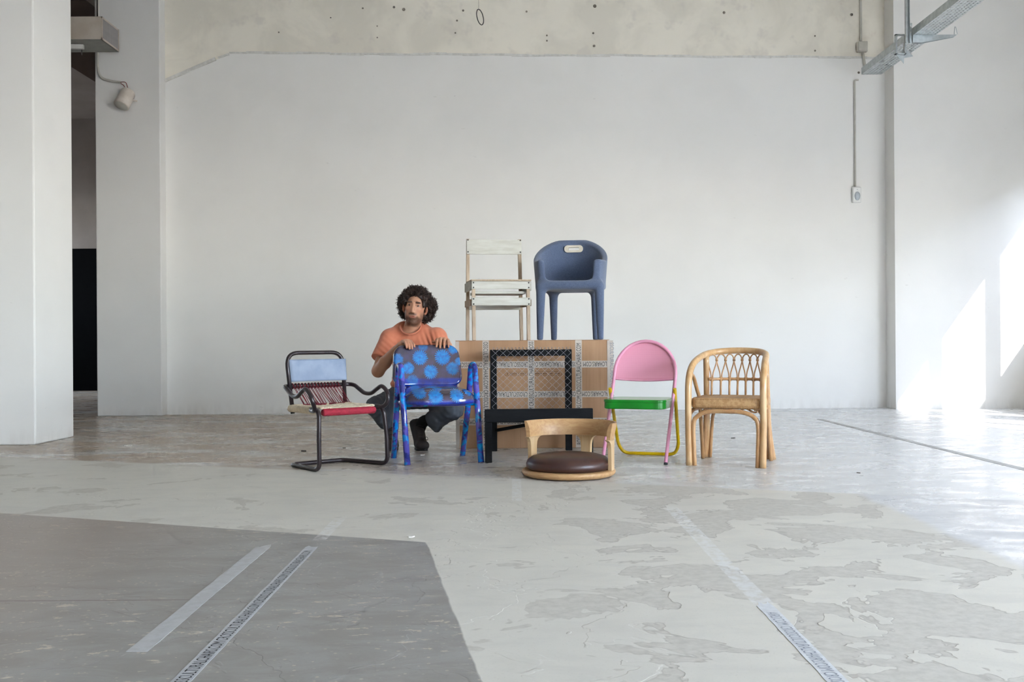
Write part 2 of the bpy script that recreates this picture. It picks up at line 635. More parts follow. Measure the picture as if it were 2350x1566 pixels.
# --- concrete floor with worn paint fields
def floor_material():
    g = G('worn_painted_concrete')
    v = g.world()
    x, y, z = g.sep(v)
    wob = g.mul(g.sub(g.noise(v, 6, 2, 0.6), 0.5), 0.02)
    streak = g.noise(g.scale(v, (0.5, 2.2, 1), (0, 0, math.radians(-18))), 2.6, 3, 0.62)
    big = g.noise(v, 0.55, 2, 0.5)
    fine = g.noise(v, 26, 3, 0.65)
    grit = g.noise(v, 120, 2, 0.5)
    # panel fields: lines run at about -20 degrees across the room
    def line(px, py, sl):            # signed distance, positive beyond the line
        k = 1 / math.sqrt(1 + sl * sl)
        return g.mul(g.sub(g.sub(y, py), g.mul(g.sub(x, px), sl)), k)
    blot = g.noise(g.scale(v, (0.8, 1.5, 1), (0, 0, math.radians(-14))), 4.5, 4, 0.68, 0.5)
    # paler cement-coloured paint with flaking edges, nearer than the panel line
    near = g.step(g.add(line(-1.47, 6.47, -0.366), wob), 0.03, -0.03)
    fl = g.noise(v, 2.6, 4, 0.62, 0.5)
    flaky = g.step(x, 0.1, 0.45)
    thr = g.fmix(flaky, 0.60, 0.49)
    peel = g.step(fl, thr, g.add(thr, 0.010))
    flake_shade = g.mul(peel, g.sub(1.0, g.step(fl, g.add(thr, 0.010), g.add(thr, 0.024))))
    paintc = g.mix(g.step(big, 0.3, 0.7), C(205, 200, 188), C(198, 194, 184))
    paintc = g.mix(g.mul(g.step(blot, 0.42, 0.66), 0.55), paintc, C(190, 186, 177))
    paintc = g.mix(g.mul(g.step(grit, 0.6, 0.7), 0.3), paintc, C(176, 171, 162))
    worn = g.mix(g.step(fine, 0.3, 0.75), C(194, 189, 179), C(178, 173, 163))
    nearc = g.mix(peel, paintc, worn)
    right = g.step(g.add(x, g.mul(wob, 3.0)), 1.74, 1.82)
    nearc = g.mix(right, nearc, g.mix(g.step(blot, 0.35, 0.65), C(204, 204, 204), C(188, 188, 188)))
    # far field, browner towards the left
    brown = g.mul(g.step(x, 0.9, -1.8), g.step(g.noise(g.scale(v, (0.5, 1.3, 1)), 1.9, 3, 0.65), 0.30, 0.55))
    farc = g.mix(g.step(blot, 0.28, 0.72), C(204, 203, 199), C(187, 185, 180))
    farc = g.mix(g.mul(g.step(streak, 0.52, 0.70), 0.3), farc, C(166, 160, 151))
    farc = g.mix(g.mul(brown, 0.8), farc, C(160, 138, 114))
    farc = g.mix(g.mul(g.step(x, 0.8, 2.6), 0.6), farc, C(218, 219, 220))
    col = g.mix(near, farc, nearc)
    # the dark painted sheet in the left foreground
    d1 = g.add(line(-2.432, 4.853, -0.3703), g.mul(wob, 0.6))
    k2 = 1 / math.sqrt(1 + 0.161 ** 2)
    d2 = g.add(g.mul(g.sub(g.add(x, 0.347), g.mul(g.sub(y, 4.081), -0.161)), k2), g.mul(wob, 0.8))
    sheet = g.mul(g.step(d1, 0.004, -0.004), g.step(d2, 0.004, -0.004))
    sh = g.mix(g.step(blot, 0.35, 0.65), C(134, 130, 124), C(146, 144, 139))
    sh = g.mix(g.mul(g.step(x, -0.9, -2.0), 0.8), sh, C(150, 136, 124))
    chip = g.step(g.noise(g.scale(v, (3.0, 7.0, 1), (0, 0, math.radians(-20))), 3.2, 4, 0.72), 0.60, 0.63)
    speck = g.mul(g.step(g.voro(v, 34), 0.20, 0.12), g.step(blot, 0.42, 0.56))
    chips = g.mx(g.mul(chip, g.step(g.noise(v, 1.3, 1), 0.42, 0.58)), g.mul(speck, 0.8))
    sh = g.mix(g.mul(chips, 0.8), sh, C(198, 188, 170))
    sh = g.mix(g.mul(g.step(grit, 0.58, 0.72), 0.35), sh, C(124, 120, 114))
    crack = g.step(g.m_('ABSOLUTE', g.add(g.sub(y, g.add(3.19, g.mul(x, 0.0))), g.mul(wob, 0.3))), 0.008, 0.003)
    sh = g.mix(g.mul(crack, g.mul(g.step(x, -0.75, -1.1), 0.55)), sh, C(88, 66, 62))
    col = g.mix(sheet, col, sh)
    # pale glue left by tape, in line with the two printed tapes
    def strip(x0, w, y0, y1):
        a = g.step(g.m_('ABSOLUTE', g.add(g.sub(x, x0), g.mul(wob, 0.4))), w, w - 0.006)
        return g.mul(a, g.mul(g.step(y, y0, y0 + 0.05), g.step(y, y1, y1 - 0.25)))
    res = g.mx(strip(0.755, 0.035, 3.05, 5.0), g.mx(strip(-0.785, 0.03, 4.12, 4.75), strip(0.02, 0.028, 5.1, 6.3)))
    res = g.mul(res, g.step(fine, 0.35, 0.6))
    col = g.mix(g.mul(res, 0.6), col, C(218, 218, 216))
    # dark chips and pits
    pit = g.mul(g.step(g.voro(g.scale(v, (1, 1.6, 1)), 6.5), 0.06, 0.035), g.step(big, 0.45, 0.6))
    col = g.mix(g.mul(pit, 0.45), col, C(104, 98, 90))
    col = g.mix(g.mul(g.mul(flake_shade, near), g.mul(flaky, g.mul(g.sub(1.0, right), 0.3))), col, C(130, 122, 112))  # shadow line along the flake edges, painted into the colour
    # gloss: smoother on the right and far field
    gl = blot
    rough = g.fmix(g.step(gl, 0.35, 0.65), 0.23, 0.42)
    rough = g.fmix(g.mul(near, g.sub(1.0, right)), rough, g.fmix(peel, 0.50, 0.66))
    rough = g.fmix(sheet, rough, g.fmix(chips, 0.42, 0.6))
    h = g.add(g.mul(g.sub(1.0, g.step(fl, 0.49, 0.50)), g.mul(g.mul(g.step(y, 6.0, 5.2), g.step(x, 1.9, 1.6)), 0.7)), g.mul(g.noise(v, 22, 1, 0.5), 0.15))
    return g.done(col, rough, 0, g.bump(h, 0.35, 0.004), spec=0.5)
M_floor = floor_material()

M_trim = simple('white_filler_strip', C(224, 222, 216), C(206, 203, 196), 0.8, ns=20, bump=0.2)
M_grey_tape = simple('matt_grey_tape', C(176, 176, 176), C(166, 165, 163), 0.55, ns=30)
M_print_tape = simple('silver_grey_tape', C(178, 180, 182), C(166, 168, 170), 0.38, ns=25)
M_pale_tape = simple('worn_white_tape', C(206, 208, 210), C(192, 193, 194), 0.45, ns=40)
M_ink = simple('black_print', C(24, 25, 28), C(30, 31, 34), 0.55)
M_ink_faded = simple('faded_print', C(120, 124, 136), C(146, 150, 158), 0.55, ns=60)
M_stripe = simple('dark_floor_joint', C(170, 169, 166), C(158, 157, 154), 0.6)
M_white_metal = simple('white_enamel', C(226, 225, 220), C(216, 214, 208), 0.35)
M_conduit = simple('cream_plastic_conduit', C(196, 192, 182), C(184, 180, 170), 0.5)
M_plastic_white = simple('white_plastic', C(226, 226, 224), C(218, 218, 215), 0.4)
M_lens = simple('milky_sensor_lens', C(182, 190, 196), C(170, 178, 186), 0.25)
M_galv = simple('galvanised_steel', C(196, 202, 203), C(172, 179, 181), 0.42, 0.75, ns=18, det=5)
M_duct = simple('painted_duct_metal', C(196, 186, 174), C(182, 170, 156), 0.6, ns=5)
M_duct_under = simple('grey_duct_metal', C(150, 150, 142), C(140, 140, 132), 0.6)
M_grille = simple('grille_slat_metal', C(170, 166, 164), C(158, 154, 152), 0.5)
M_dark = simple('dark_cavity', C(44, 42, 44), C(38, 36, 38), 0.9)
M_rubber = simple('dark_rubber', C(32, 29, 34), C(40, 36, 42), 0.7)
M_wire_red = simple('red_wire', C(136, 48, 40), C(116, 40, 34), 0.5)
M_siren = simple('ivory_housing', C(214, 204, 194), C(200, 188, 176), 0.45)
M_chip_light = simple('pale_paint_chip', C(214, 210, 202), C(200, 196, 188), 0.8)
M_chip_dark = simple('dark_grit', C(62, 56, 50), C(48, 44, 40), 0.9)
M_bolt = simple('dull_steel_bolt', C(92, 88, 84), C(70, 66, 62), 0.45, 0.6)
M_hole = simple('drilled_hole_dark', C(112, 104, 94), C(140, 132, 120), 0.95)  # darkness of a deep hole put into the colour of a shallow cup
# ------------------------------------------------------------------ the room
H_CEIL = 5.75
WX = 6.0           # inner face of the window wall
YB = -6.0          # inner face of the rear wall
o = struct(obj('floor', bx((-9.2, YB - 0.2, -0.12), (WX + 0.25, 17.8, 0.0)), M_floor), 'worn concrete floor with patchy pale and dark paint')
FLOOR = o
o = struct(obj('ceiling', bx((-6.1, YB, H_CEIL), (WX + 0.25, 17.8, H_CEIL + 0.2)), M_ceil))
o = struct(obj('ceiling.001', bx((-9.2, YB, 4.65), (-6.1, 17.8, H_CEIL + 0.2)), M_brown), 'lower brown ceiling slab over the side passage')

# back wall, very slightly turned: from (-3.86, 11.45) to (4.40, 11.86)
A0, A1 = Vector((-3.9, 11.45, 0)), Vector((4.45, 11.865, 0))
dirw = (A1 - A0).normalized()
nrm = Vector((-dirw.y, dirw.x, 0))
b = bmesh.new()
bar(b, A0 + nrm * 0.1 + Vector((0, 0, H_CEIL / 2)), A1 + nrm * 0.1 + Vector((0, 0, H_CEIL / 2)), 0.2, H_CEIL)
WALL_BACK = struct(obj('wall_back', b, M_wall), 'long white back wall with bare plaster along its top')
def on_wall(x, z, off=0.0):
    t = (x - A0.x) / dirw.x
    p = A0 + dirw * t - nrm * off
    return Vector((p.x, p.y, z))
# plaster lip where the old ceiling met the wall, and its sloping end at the left
b = bmesh.new()
n = 40
for i in range(n):
    xa = -3.15 + (4.3 + 3.15) * i / n
    xb = -3.15 + (4.3 + 3.15) * (i + 1) / n
    zz = 4.055 + 0.004 * math.sin(i * 1.7) + 0.004 * math.sin(i * 0.6)
    bar(b, on_wall(xa, zz, 0.002), on_wall(xb + 0.01, zz, 0.002), 0.009 + 0.004 * (i % 3), 0.018 + 0.012 * ((i * 7) % 5) / 5)
struct(obj('trim_1', b, M_trim), 'ragged white plaster lip across the back wall')
b = bmesh.new()
bar(b, on_wall(-3.86, 3.735, 0.008), on_wall(-3.3, 3.985, 0.008), 0.022, 0.036)
bar(b, on_wall(-3.27, 3.998, 0.005), on_wall(-3.15, 4.04, 0.005), 0.016, 0.02)
struct(obj('trim_2', b, M_trim), 'sloping white strip at the left end of the back wall')
# drilled holes and plugs in the bare plaster
holes = [(-1.66, 4.57, .014), (-1.31, 4.585, .018), (-1.2, 4.56, .022), (-.53, 4.555, .016), (.19, 4.55, .015), (.42, 4.28, .013), (.42, 4.22, .013),
         (.95, 4.31, .015), (.96, 4.165, .018), (2.46, 4.56, .02), (-2.02, 4.46, .010), (-1.5, 4.37, .01), (3.52, 4.3, .012), (3.52, 4.13, .014),
         (4.03, 3.88, .018), (-.6, 4.44, .014), (-.62, 4.3, .012), (3.95, 4.55, .02), (-1.5, 4.24, .01), (.97, 4.62, .026), (-2.6, 4.29, .011)]
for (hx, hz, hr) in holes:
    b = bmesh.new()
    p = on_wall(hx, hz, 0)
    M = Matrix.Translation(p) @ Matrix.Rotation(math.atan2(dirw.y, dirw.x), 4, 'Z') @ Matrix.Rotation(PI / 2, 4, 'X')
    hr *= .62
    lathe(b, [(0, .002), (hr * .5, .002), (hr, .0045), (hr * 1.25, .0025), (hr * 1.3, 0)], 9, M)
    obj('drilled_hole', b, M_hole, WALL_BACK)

# pilaster on the right, between the back wall and the window wall
PIL = struct(obj('wall_right_end', bx((4.335, 11.575, 0), (WX + 0.25, 12.1, H_CEIL)), M_white), 'projecting white wall end on the right catching the sun')
PIL.name = 'wall_right'
# left pillars
struct(obj('pillar', bx((-4.75, 8.11, 0), (-3.778, 8.82, H_CEIL), 0.012), M_white), 'nearest white square pillar at the left edge')
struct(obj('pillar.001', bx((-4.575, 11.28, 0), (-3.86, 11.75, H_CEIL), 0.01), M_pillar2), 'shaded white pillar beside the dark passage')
struct(obj('pillar_face', bx((-9.2, 8.11, 0), (-4.752, 8.4, H_CEIL), 0.0), M_white), 'white wall running left from the nearest pillar')
bpy.data.objects['pillar_face'].name = 'wall_left'
# side passage behind
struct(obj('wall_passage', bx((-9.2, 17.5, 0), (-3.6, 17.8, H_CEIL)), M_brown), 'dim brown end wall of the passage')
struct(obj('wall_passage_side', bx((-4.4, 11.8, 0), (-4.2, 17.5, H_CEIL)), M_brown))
b = bmesh.new()
for (a, c) in (((-9.4, YB, 0), (-9.2, 15.2, H_CEIL)), ((-9.4, 16.6, 0), (-9.2, 17.8, H_CEIL)), ((-9.4, 15.2, 0), (-9.2, 16.6, 1.4)), ((-9.4, 15.2, 3.2), (-9.2, 16.6, H_CEIL))):
    box(b, a, c)
struct(obj('wall_far_left', b, M_white))
w3 = struct(bpy.data.objects.new('passage_fill_window', None)); COL.objects.link(w3)  # opening added out of view to brighten the passage
obj('mullion', bx((-9.34, 15.86, 1.4), (-9.28, 15.94, 3.2)), M_white_metal, w3)
portal('portal_passage', (-9.3, 15.9, 2.3), (0, -PI / 2, 0), 1.8, 1.4)
d = struct(obj('door_1', bx((-7.75, 17.42, 0), (-6.55, 17.5, 2.42), 0.004), M_black), 'tall black doorway panel deep in the passage')
# rear wall, with an unseen window added towards the right for fill light
b = bmesh.new()
RX0, RX1, RZ0, RZ1 = 3.0, 5.2, 0.4, 3.0
box(b, (-9.2, YB - 0.2, 0), (RX0, YB, H_CEIL)); box(b, (RX1, YB - 0.2, 0), (WX + 0.25, YB, H_CEIL))
box(b, (RX0, YB - 0.2, RZ1), (RX1, YB, H_CEIL)); box(b, (RX0, YB - 0.2, 0), (RX1, YB, RZ0))
struct(obj('wall_behind', b, M_white))
w2 = struct(bpy.data.objects.new('rear_fill_window', None)); COL.objects.link(w2)
for i in range(5):
    xx = RX0 + (RX1 - RX0) * i / 4
    obj('mullion', bx((xx - 0.04, YB - 0.12, RZ0), (xx + 0.04, YB - 0.04, RZ1)), M_white_metal, w2)
portal('portal_behind', ((RX0 + RX1) / 2, YB - 0.02, (RZ0 + RZ1) / 2), (PI / 2, 0, 0), RX1 - RX0, RZ1 - RZ0)
# window wall on the right: parapet, piers, header
bays_far = [(8.75, 9.585), (9.81, 10.56), (10.79, 11.5)]
near0, near1 = -3.4, 8.2
zs, zt = 0.666, 2.74
tall1, zh = 0.3, 4.0        # the nearer bays are taller
b = bmesh.new()
box(b, (WX, YB, 0), (WX + 0.25, 11.6, zs))
box(b, (WX, tall1, zt), (WX + 0.25, 11.6, H_CEIL)); box(b, (WX, YB, zh), (WX + 0.25, tall1, H_CEIL))
box(b, (WX, YB, zs), (WX + 0.25, near0, zh))
box(b, (WX, near1, zs), (WX + 0.25, bays_far[0][0], zt))
box(b, (WX, 11.5, zs), (WX + 0.25, 11.6, zt))
struct(obj('wall_window_side', b, M_white))
w1 = struct(bpy.data.objects.new('window_1', None)); COL.objects.link(w1)
ys = [(9.585, 9.81), (10.56, 10.79)]
k = near0 + 0.975
while k < near1 - 0.3:
    ys.append((k - 0.11, k + 0.11)); k += 0.975
for (a, c) in ys:
    obj('mullion', bx((WX + 0.02, a, zs), (WX + 0.05, c, zh if c < tall1 else zt), 0.004), M_white_metal, w1)
for (a, c) in ((near0, near1), (bays_far[0][0], 11.5)):
    obj('transom', bx((WX + 0.055, a, 0.81), (WX + 0.085, c, 1.117), 0.004), M_white_metal, w1)
def glass(name, tint):
    g = G(name)
    tr = g.n('ShaderNodeBsdfTransparent'); tr.inputs[0].default_value = (tint, tint, tint * 1.01, 1)
    g.t.links.new(tr.outputs[0], g.out.inputs[0])
    return g.m
M_tinted, M_clear = glass('tinted_glass', 0.58), glass('clear_glass', 0.93)  # tint added to dim the sky at the far bays, so sun patches stand out
for (a, c) in bays_far:
    obj('pane', bx((WX + 0.03, a, zs), (WX + 0.034, c, zt)), M_tinted, w1)
obj('pane', bx((WX + 0.03, near0, zs), (WX + 0.034, tall1, zh)), M_clear, w1)
obj('pane', bx((WX + 0.03, tall1, zs), (WX + 0.034, near1, zt)), M_clear, w1)
obj('pane', bx((RX0, YB - 0.09, RZ0), (RX1, YB - 0.086, RZ1)), M_clear, w2)
portal('portal_side', (WX + 0.14, (tall1 + near1) / 2, (zs + zt) / 2), (0, PI / 2, 0), zt - zs, near1 - tall1)
portal('portal_side_tall', (WX + 0.14, (near0 + tall1) / 2, (zs + zh) / 2), (0, PI / 2, 0), zh - zs, tall1 - near0)
portal('portal_side_far', (WX + 0.14, (bays_far[0][0] + 11.5) / 2, (zs + zt) / 2), (0, PI / 2, 0), zt - zs, 11.5 - bays_far[0][0])

# outside the windows: paving, and unseen blocks added to hold back sky light
M_paving = simple('street_paving', C(150, 147, 142), C(134, 131, 126), 0.9, ns=2)
M_sky_block = simple('sky_block_render', C(172, 166, 156), C(160, 154, 144), 0.9, ns=1)
struct(obj('ground', bx((-40, -40, -0.4), (40, 40, -0.13)), M_paving))
for (a, c) in (((7.9, 3.0, -0.13), (8.2, 18, 3.4)), ((-30, -30, -0.13), (12, -22, 6.5))):
    struct(obj('sky_blocker', bx(a, c), M_sky_block))  # wall and block added to keep low sky out of the windows

struct(obj('sky_block_canopy', bx((WX + 0.25, 3.6, 4.92), (7.5, 15, 5.02)), M_sky_block))  # unseen slab added to cut high sky light at the far bays
# dark joint running away along the right of the floor
b = bmesh.new()
bar(b, (3.115, 5.2, 0.0005), (3.06, 10.2, 0.0005), 0.06, 0.002)
obj('joint_strip', b, M_stripe, FLOOR)

# ------------------------------------------------------------------ tapes on the floor
PERIOD = 0.396
WORD = 'CROSSCULTURALCHAIRS.COM '
def ribbon(x0, x1, y0, y1, torn0=False, torn1=True, z=0.0012, step=0.05):
    """thin tape with slightly wavy edges and torn end"""
    b = bmesh.new()
    n = max(2, int((y1 - y0) / step))
    L, R_ = [], []
    for i in range(n + 1):
        y = y0 + (y1 - y0) * i / n
        L.append((x0 + random.uniform(-.0012, .0012), y)); R_.append((x1 + random.uniform(-.0012, .0012), y))
    if torn1:
        w = x1 - x0
        end = [(x1 - w * f, y1 + random.uniform(-.02, .05) * 1.0) for f in (0.15, 0.3, 0.5, 0.7, 0.85)]
    else:
        end = []
    poly = L + end[::-1] + R_[::-1]
    prism(b, poly, 0.0002, z)
    return b
_word_cache = {}
def words(count, height, period=PERIOD):
    key = (count, height, period)
    if key not in _word_cache:
        w = period * count - period / 24.5
        _word_cache[key] = text_mesh('lettering', (WORD * count).strip(), height, w, bold=0.0)
    return _word_cache[key].copy()

t = tag(obj('printed_floor_tape', ribbon(-0.811, -0.763, 1.55, 4.0), M_print_tape), 'grey tape printed with web address, stuck on the dark sheet beside a plain strip', 'tape', 'tapes on the floor')
me = words(6, 0.033)
me.transform(Matrix.Translation((-0.770, 2.748 - 3 * PERIOD, 0.0016)) @ Matrix.Rotation(PI / 2, 4, 'Z'))
obj('lettering', me, M_ink, t)
b = ribbon(-1.006, -0.950, 2.655, 4.0, False, True)
tag(obj('plain_floor_tape', b, M_grey_tape), 'plain light grey strip of tape on the dark painted floor', 'tape', 'tapes on the floor')
t = tag(obj('printed_floor_tape.001', ribbon(0.729, 0.779, 1.5, 3.07), M_pale_tape), 'worn white printed tape peeling from the pale floor at right', 'tape', 'tapes on the floor')
me = words(4, 0.033)
me.transform(Matrix.Translation((0.738, 2.848 + 0.99 * 0, 0.0016)) @ Matrix.Rotation(-PI / 2, 4, 'Z'))
obj('lettering', me, M_ink_faded, t)
me = text_mesh('lettering', 'AIRS.COM', 0.033, PERIOD * 0.345, bold=0.0)
me.transform(Matrix.Translation((0.738, 2.848 + PERIOD * 0.375, 0.0016)) @ Matrix.Rotation(-PI / 2, 4, 'Z'))
obj('lettering', me, M_ink_faded, t)

# ------------------------------------------------------------------ wall services
# cable tray along the right, hung from a channel
TX0, TX1, TZ0, TZ1 = 3.93, 4.145, 3.755, 3.83
tray = thing('cable_tray', 'perforated galvanised cable tray crossing the upper right corner', 'cable tray', ((TX0 + TX1) / 2, 11.4, TZ0))
def P_(o, x, y, z):
    return (x - o.location.x, y - o.location.y, z - o.location.z)
b = bmesh.new()        # punched floor: rungs and webs with slots left open
y0t, y1t = 4.0, 11.45
t_ = 0.003
pitch = 0.05
ncol = 6
cw = (TX1 - TX0) / ncol
for i in range(ncol + 1):
    xx = TX0 + cw * i
    box(b, P_(tray, max(TX0, xx - 0.0115), y0t, TZ0), P_(tray, min(TX1, xx + 0.0115), y1t, TZ0 + t_))
yy = y0t
while yy < y1t:
    box(b, P_(tray, TX0, yy, TZ0 + 0.0002), P_(tray, TX1, min(yy + 0.026, y1t), TZ0 + t_ - 0.0002))
    yy += pitch
obj('perforated_floor', b, M_galv, tray)
obj('side_wall', bx(P_(tray, TX0 - t_, y0t, TZ0), P_(tray, TX0, y1t, TZ1)), M_galv, tray)
obj('side_wall', bx(P_(tray, TX1, y0t, TZ0), P_(tray, TX1 + t_, y1t, TZ1)), M_galv, tray)
b = bmesh.new()
box(b, P_(tray, TX0, y1t - 0.004, TZ0), P_(tray, TX1, y1t, TZ1))
obj('end_plate', b, M_galv, tray)
# hanger: channel, clip plate, tapered cantilever arm with hook
hy = 9.98
hg = thing('tray_hanger', 'galvanised drop channel with tapered arm under the cable tray', 'bracket', (TX0 - 0.062, hy, TZ0))
b = bmesh.new()
for (a, c) in (((-.02, -.002, -.08), (.02, .002, 2.0)), ((-.02, -.03, -.08), (-.016, .002, 2.0)), ((.016, -.03, -.08), (.02, .002, 2.0))):
    box(b, a, c)
obj('channel', b, M_galv, hg)
obj('clip_plate', bx((.021, -.006, -.085), (.05, -.001, .12), .002), M_galv, hg)
b = bmesh.new()
prism(b, [(.05, -.004), (.05, -.075), (.14, -.078), (.46, -.018), (.475, -.004)], -.022, -.018, Matrix.Rotation(PI / 2, 4, 'X'))
prism(b, [(.05, -.004), (.05, -.075), (.14, -.078), (.46, -.018), (.475, -.004)], .018, .022, Matrix.Rotation(PI / 2, 4, 'X'))
box(b, (.05, -.022, -.005), (.475, .022, -.001))
obj('arm', b, M_galv, hg)
b = bmesh.new()
tube(b, fillet([(.452, -.02, 0), (.458, -.02, .075), (.468, -.02, .072), (.484, -.02, 0)], .004), .003, seg=6)
obj('hook', b, M_galv, hg)
for zz in (.03, .085):
    b = bmesh.new()
    lathe(b, [(0, .004), (.006, .003), (.007, 0)], 8, Matrix.Translation((.036, -.006, zz)) @ Matrix.Rotation(PI / 2, 4, 'X'))
    obj('rivet', b, M_white_metal, hg)
# rectangular loop with folded plates under the tray
fy = 10.15
lp = thing('tray_cradle', 'square steel loop with folded triangular plates hanging below the cable tray', 'bracket', (TX0 - 0.064, fy, TZ0))
b = bmesh.new()
for (a, c) in (((-.05, -.02, -.14), (-.035, .02, .06)), ((.04, -.02, -.14), (.052, .02, .06)), ((-.05, -.02, .048), (.052, .02, .06)), ((-.05, -.02, -.14), (.052, .02, -.13))):
    box(b, a, c)
obj('loop', b, M_galv, lp)
b = bmesh.new()
prism(b, [(-.04, -.14), (.04, -.15), (.035, -.23)], -.002, .002, Matrix.Rotation(PI / 2, 4, 'X'))
obj('folded_plate', b, M_galv, lp)
b = bmesh.new()
prism(b, [(.052, -.06), (.14, -.15), (.035, -.17), (.0, -.15)], -.03, -.026, Matrix.Rotation(PI / 2, 4, 'X'))
obj('folded_plate', b, M_galv, lp)

# junction box with conduits
def wp(px_x, z, off): return on_wall(px_x, z, off)
jb = thing('junction_box', 'small square cream junction box high on the back wall', 'junction box', wp(4.06, 4.17, 0), 0.05)
obj('body', bx((-.06, -.055, -.06), (.06, 0, .06), .008), M_conduit, jb)
obj('lid', bx((-.052, -.062, -.052), (.052, -.055, .052), .004), M_conduit, jb)
cd = tag(obj('conduit', tb([wp(4.055, 5.6, .02), wp(4.05, 4.24, .02)], .013), M_conduit), 'cream conduit dropping from above into the junction box', 'conduit')
tag(obj('conduit', tb([wp(4.07, 4.10, .03), wp(4.085, 4.0, .03), wp(4.10, 3.86, .05)], .014), M_conduit), 'short cream conduit between junction box and cable tray', 'conduit')
tag(obj('conduit', tb(fillet([wp(4.02, 3.79, .02), wp(3.975, 3.79, .016), wp(3.975, 2.56, .016)], .05), .011), M_conduit), 'long thin cream conduit running down to the motion sensor', 'conduit')
sn = thing('motion_sensor', 'small white motion sensor with milky lens on the back wall', 'sensor', wp(3.985, 2.46, 0), 0.05)
obj('body', bx((-.05, -.05, -.09), (.05, 0, .09), .012, 3), M_plastic_white, sn)
b = bmesh.new()
lathe(b, [(0, .02), (.02, .018), (.032, .008), (.034, 0)], 16, Matrix.Translation((0, -.05, -.015)) @ Matrix.Diagonal((1, 1, 1.5, 1)) @ Matrix.Rotation(PI / 2, 4, 'X'))
obj('lens', b, M_lens, sn)
b = bmesh.new()
lathe(b, [(0, .003), (.004, .002), (.005, 0)], 8, Matrix.Translation((0, -.05, .06)) @ Matrix.Rotation(PI / 2, 4, 'X'))
obj('indicator', b, M_lens, sn)

# wire ring hanging from the ceiling
rg = thing('wire_ring', 'loop of wire hanging on a thread from the ceiling', 'wire ring', (-0.262, 9.0, 3.65))
ring = [(0.028 * math.cos(a) * 1.0 + 0.004 * math.sin(a), 0.03 * math.cos(a), 0.068 * math.sin(a)) for a in [2 * PI * k / 28 for k in range(28)]]
ring = [(x - 0.20 * z, y, z) for (x, y, z) in ring]
obj('loop', tb(ring, .0045, seg=6, closed=True), M_bolt, rg)
obj('thread', tb([(-.012, 0, .068), (-.004, 0, 2.1)], .0012, seg=5), M_bolt, rg)

# air duct on the left, with vertical grille slats
DX, DY0, DY1, DZ0, DZ1 = -4.29, 10.77, 11.235, 4.0, 4.245
du = thing('air_duct', 'boxy beige air duct with slatted end grille above the passage', 'air duct', (DX - .8, (DY0 + DY1) / 2, DZ0))
b = bmesh.new()
box(b, P_(du, -6.4, DY0, DZ0 + .004), P_(du, DX - .012, DY1, DZ1), .003)
obj('casing', b, M_duct, du)
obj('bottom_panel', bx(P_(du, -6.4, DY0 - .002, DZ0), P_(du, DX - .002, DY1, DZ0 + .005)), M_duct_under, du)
b = bmesh.new()
box(b, P_(du, DX - .012, DY0, DZ0), P_(du, DX, DY1, DZ0 + .022)); box(b, P_(du, DX - .012, DY0, DZ1 - .018), P_(du, DX, DY1, DZ1))
box(b, P_(du, DX - .012, DY0, DZ0), P_(du, DX, DY0 + .02, DZ1)); box(b, P_(du, DX - .012, DY1 - .015, DZ0), P_(du, DX, DY1, DZ1))
obj('grille_frame', b, M_duct, du)
obj('grille_cavity_shade', bx(P_(du, DX - .0115, DY0 + .02, DZ0 + .02), P_(du, DX - .0095, DY1 - .01, DZ1 - .015)), M_dark, du)  # dark sheet standing in for the shade inside the duct
sl = bpy.data.meshes.new('slat')
b = bx((-.006, -.0035, -.104), (0, .0035, .104)); b.to_mesh(sl); b.free(); sl.materials.append(M_grille)
for i in range(26):
    o = bpy.data.objects.new('slat', sl); COL.objects.link(o); o.parent = du
    o.location = P_(du, DX - .002, DY0 + .03 + i * (DY1 - DY0 - .055) / 25, (DZ0 + DZ1) / 2 + .001)
ch = thing('duct_support', 'pale steel channel carrying the air duct from below', 'bracket', (-4.9, 10.95, 3.93))
b = bmesh.new()
bar(b, (-.9, -.15, .04), (.35, -.02, .04), .04, .045)
obj('channel', b, M_white_metal, ch)
b = bmesh.new()
tube(b, [(.32, -.0, .02), (.32, 0, -.04)], .006, seg=6)
obj('threaded_rod', b, M_bolt, ch)
tag(obj('hanging_rod', tb([(-4.47, 11.1, 4.245), (-4.47, 11.1, 5.7)], .007, seg=6), M_bolt), 'thin steel rod holding the air duct from the ceiling', 'rod')
# conduit bending to the siren
tag(obj('conduit', tb(spline([(-4.53, 11.262, 5.6), (-4.53, 11.262, 4.5), (-4.533, 11.262, 4.1), (-4.535, 11.262, 3.85), (-4.50, 11.262, 3.735), (-4.40, 11.262, 3.69), (-4.285, 11.262, 3.675)], 8), .013), M_conduit), 'curved grey conduit leading to the siren on the shaded pillar', 'conduit')
si = thing('siren', 'white cylindrical siren with red wires on the shaded pillar', 'siren', (-4.215, 11.20, 3.48))
Ms = Matrix.Rotation(math.radians(16), 4, 'Y') @ Matrix.Rotation(math.radians(-26), 4, 'X')
b = bmesh.new()
lathe(b, [(0, -.105), (.074, -.105), (.084, -.1), (.084, -.06), (.08, .02), (.078, .085), (.07, .1), (0, .104)], 28, Ms)
obj('housing', b, M_siren, si)
b = bmesh.new()
lathe(b, [(0, -.113), (.06, -.112), (.072, -.106)], 24, Ms)
obj('cap', b, M_conduit, si)
obj('bracket', tb([(.07, .02, -.01), (.12, .04, -.02)], .01, seg=6), M_siren, si)
obj('mount', bx((-.03, .03, -.03), (.03, .08, .03), .004), M_siren, si)
obj('wire', tb(spline([(-.07, .06, .195), (-.02, .03, .19), (.015, .0, .165), (.03, .01, .10)], 5), .004, seg=6), M_wire_red, si)
obj('wire', tb(spline([(-.07, .06, .19), (-.045, .03, .165), (-.02, .01, .15), (.01, .01, .1)], 5), .004, seg=6), M_wire_red, si)

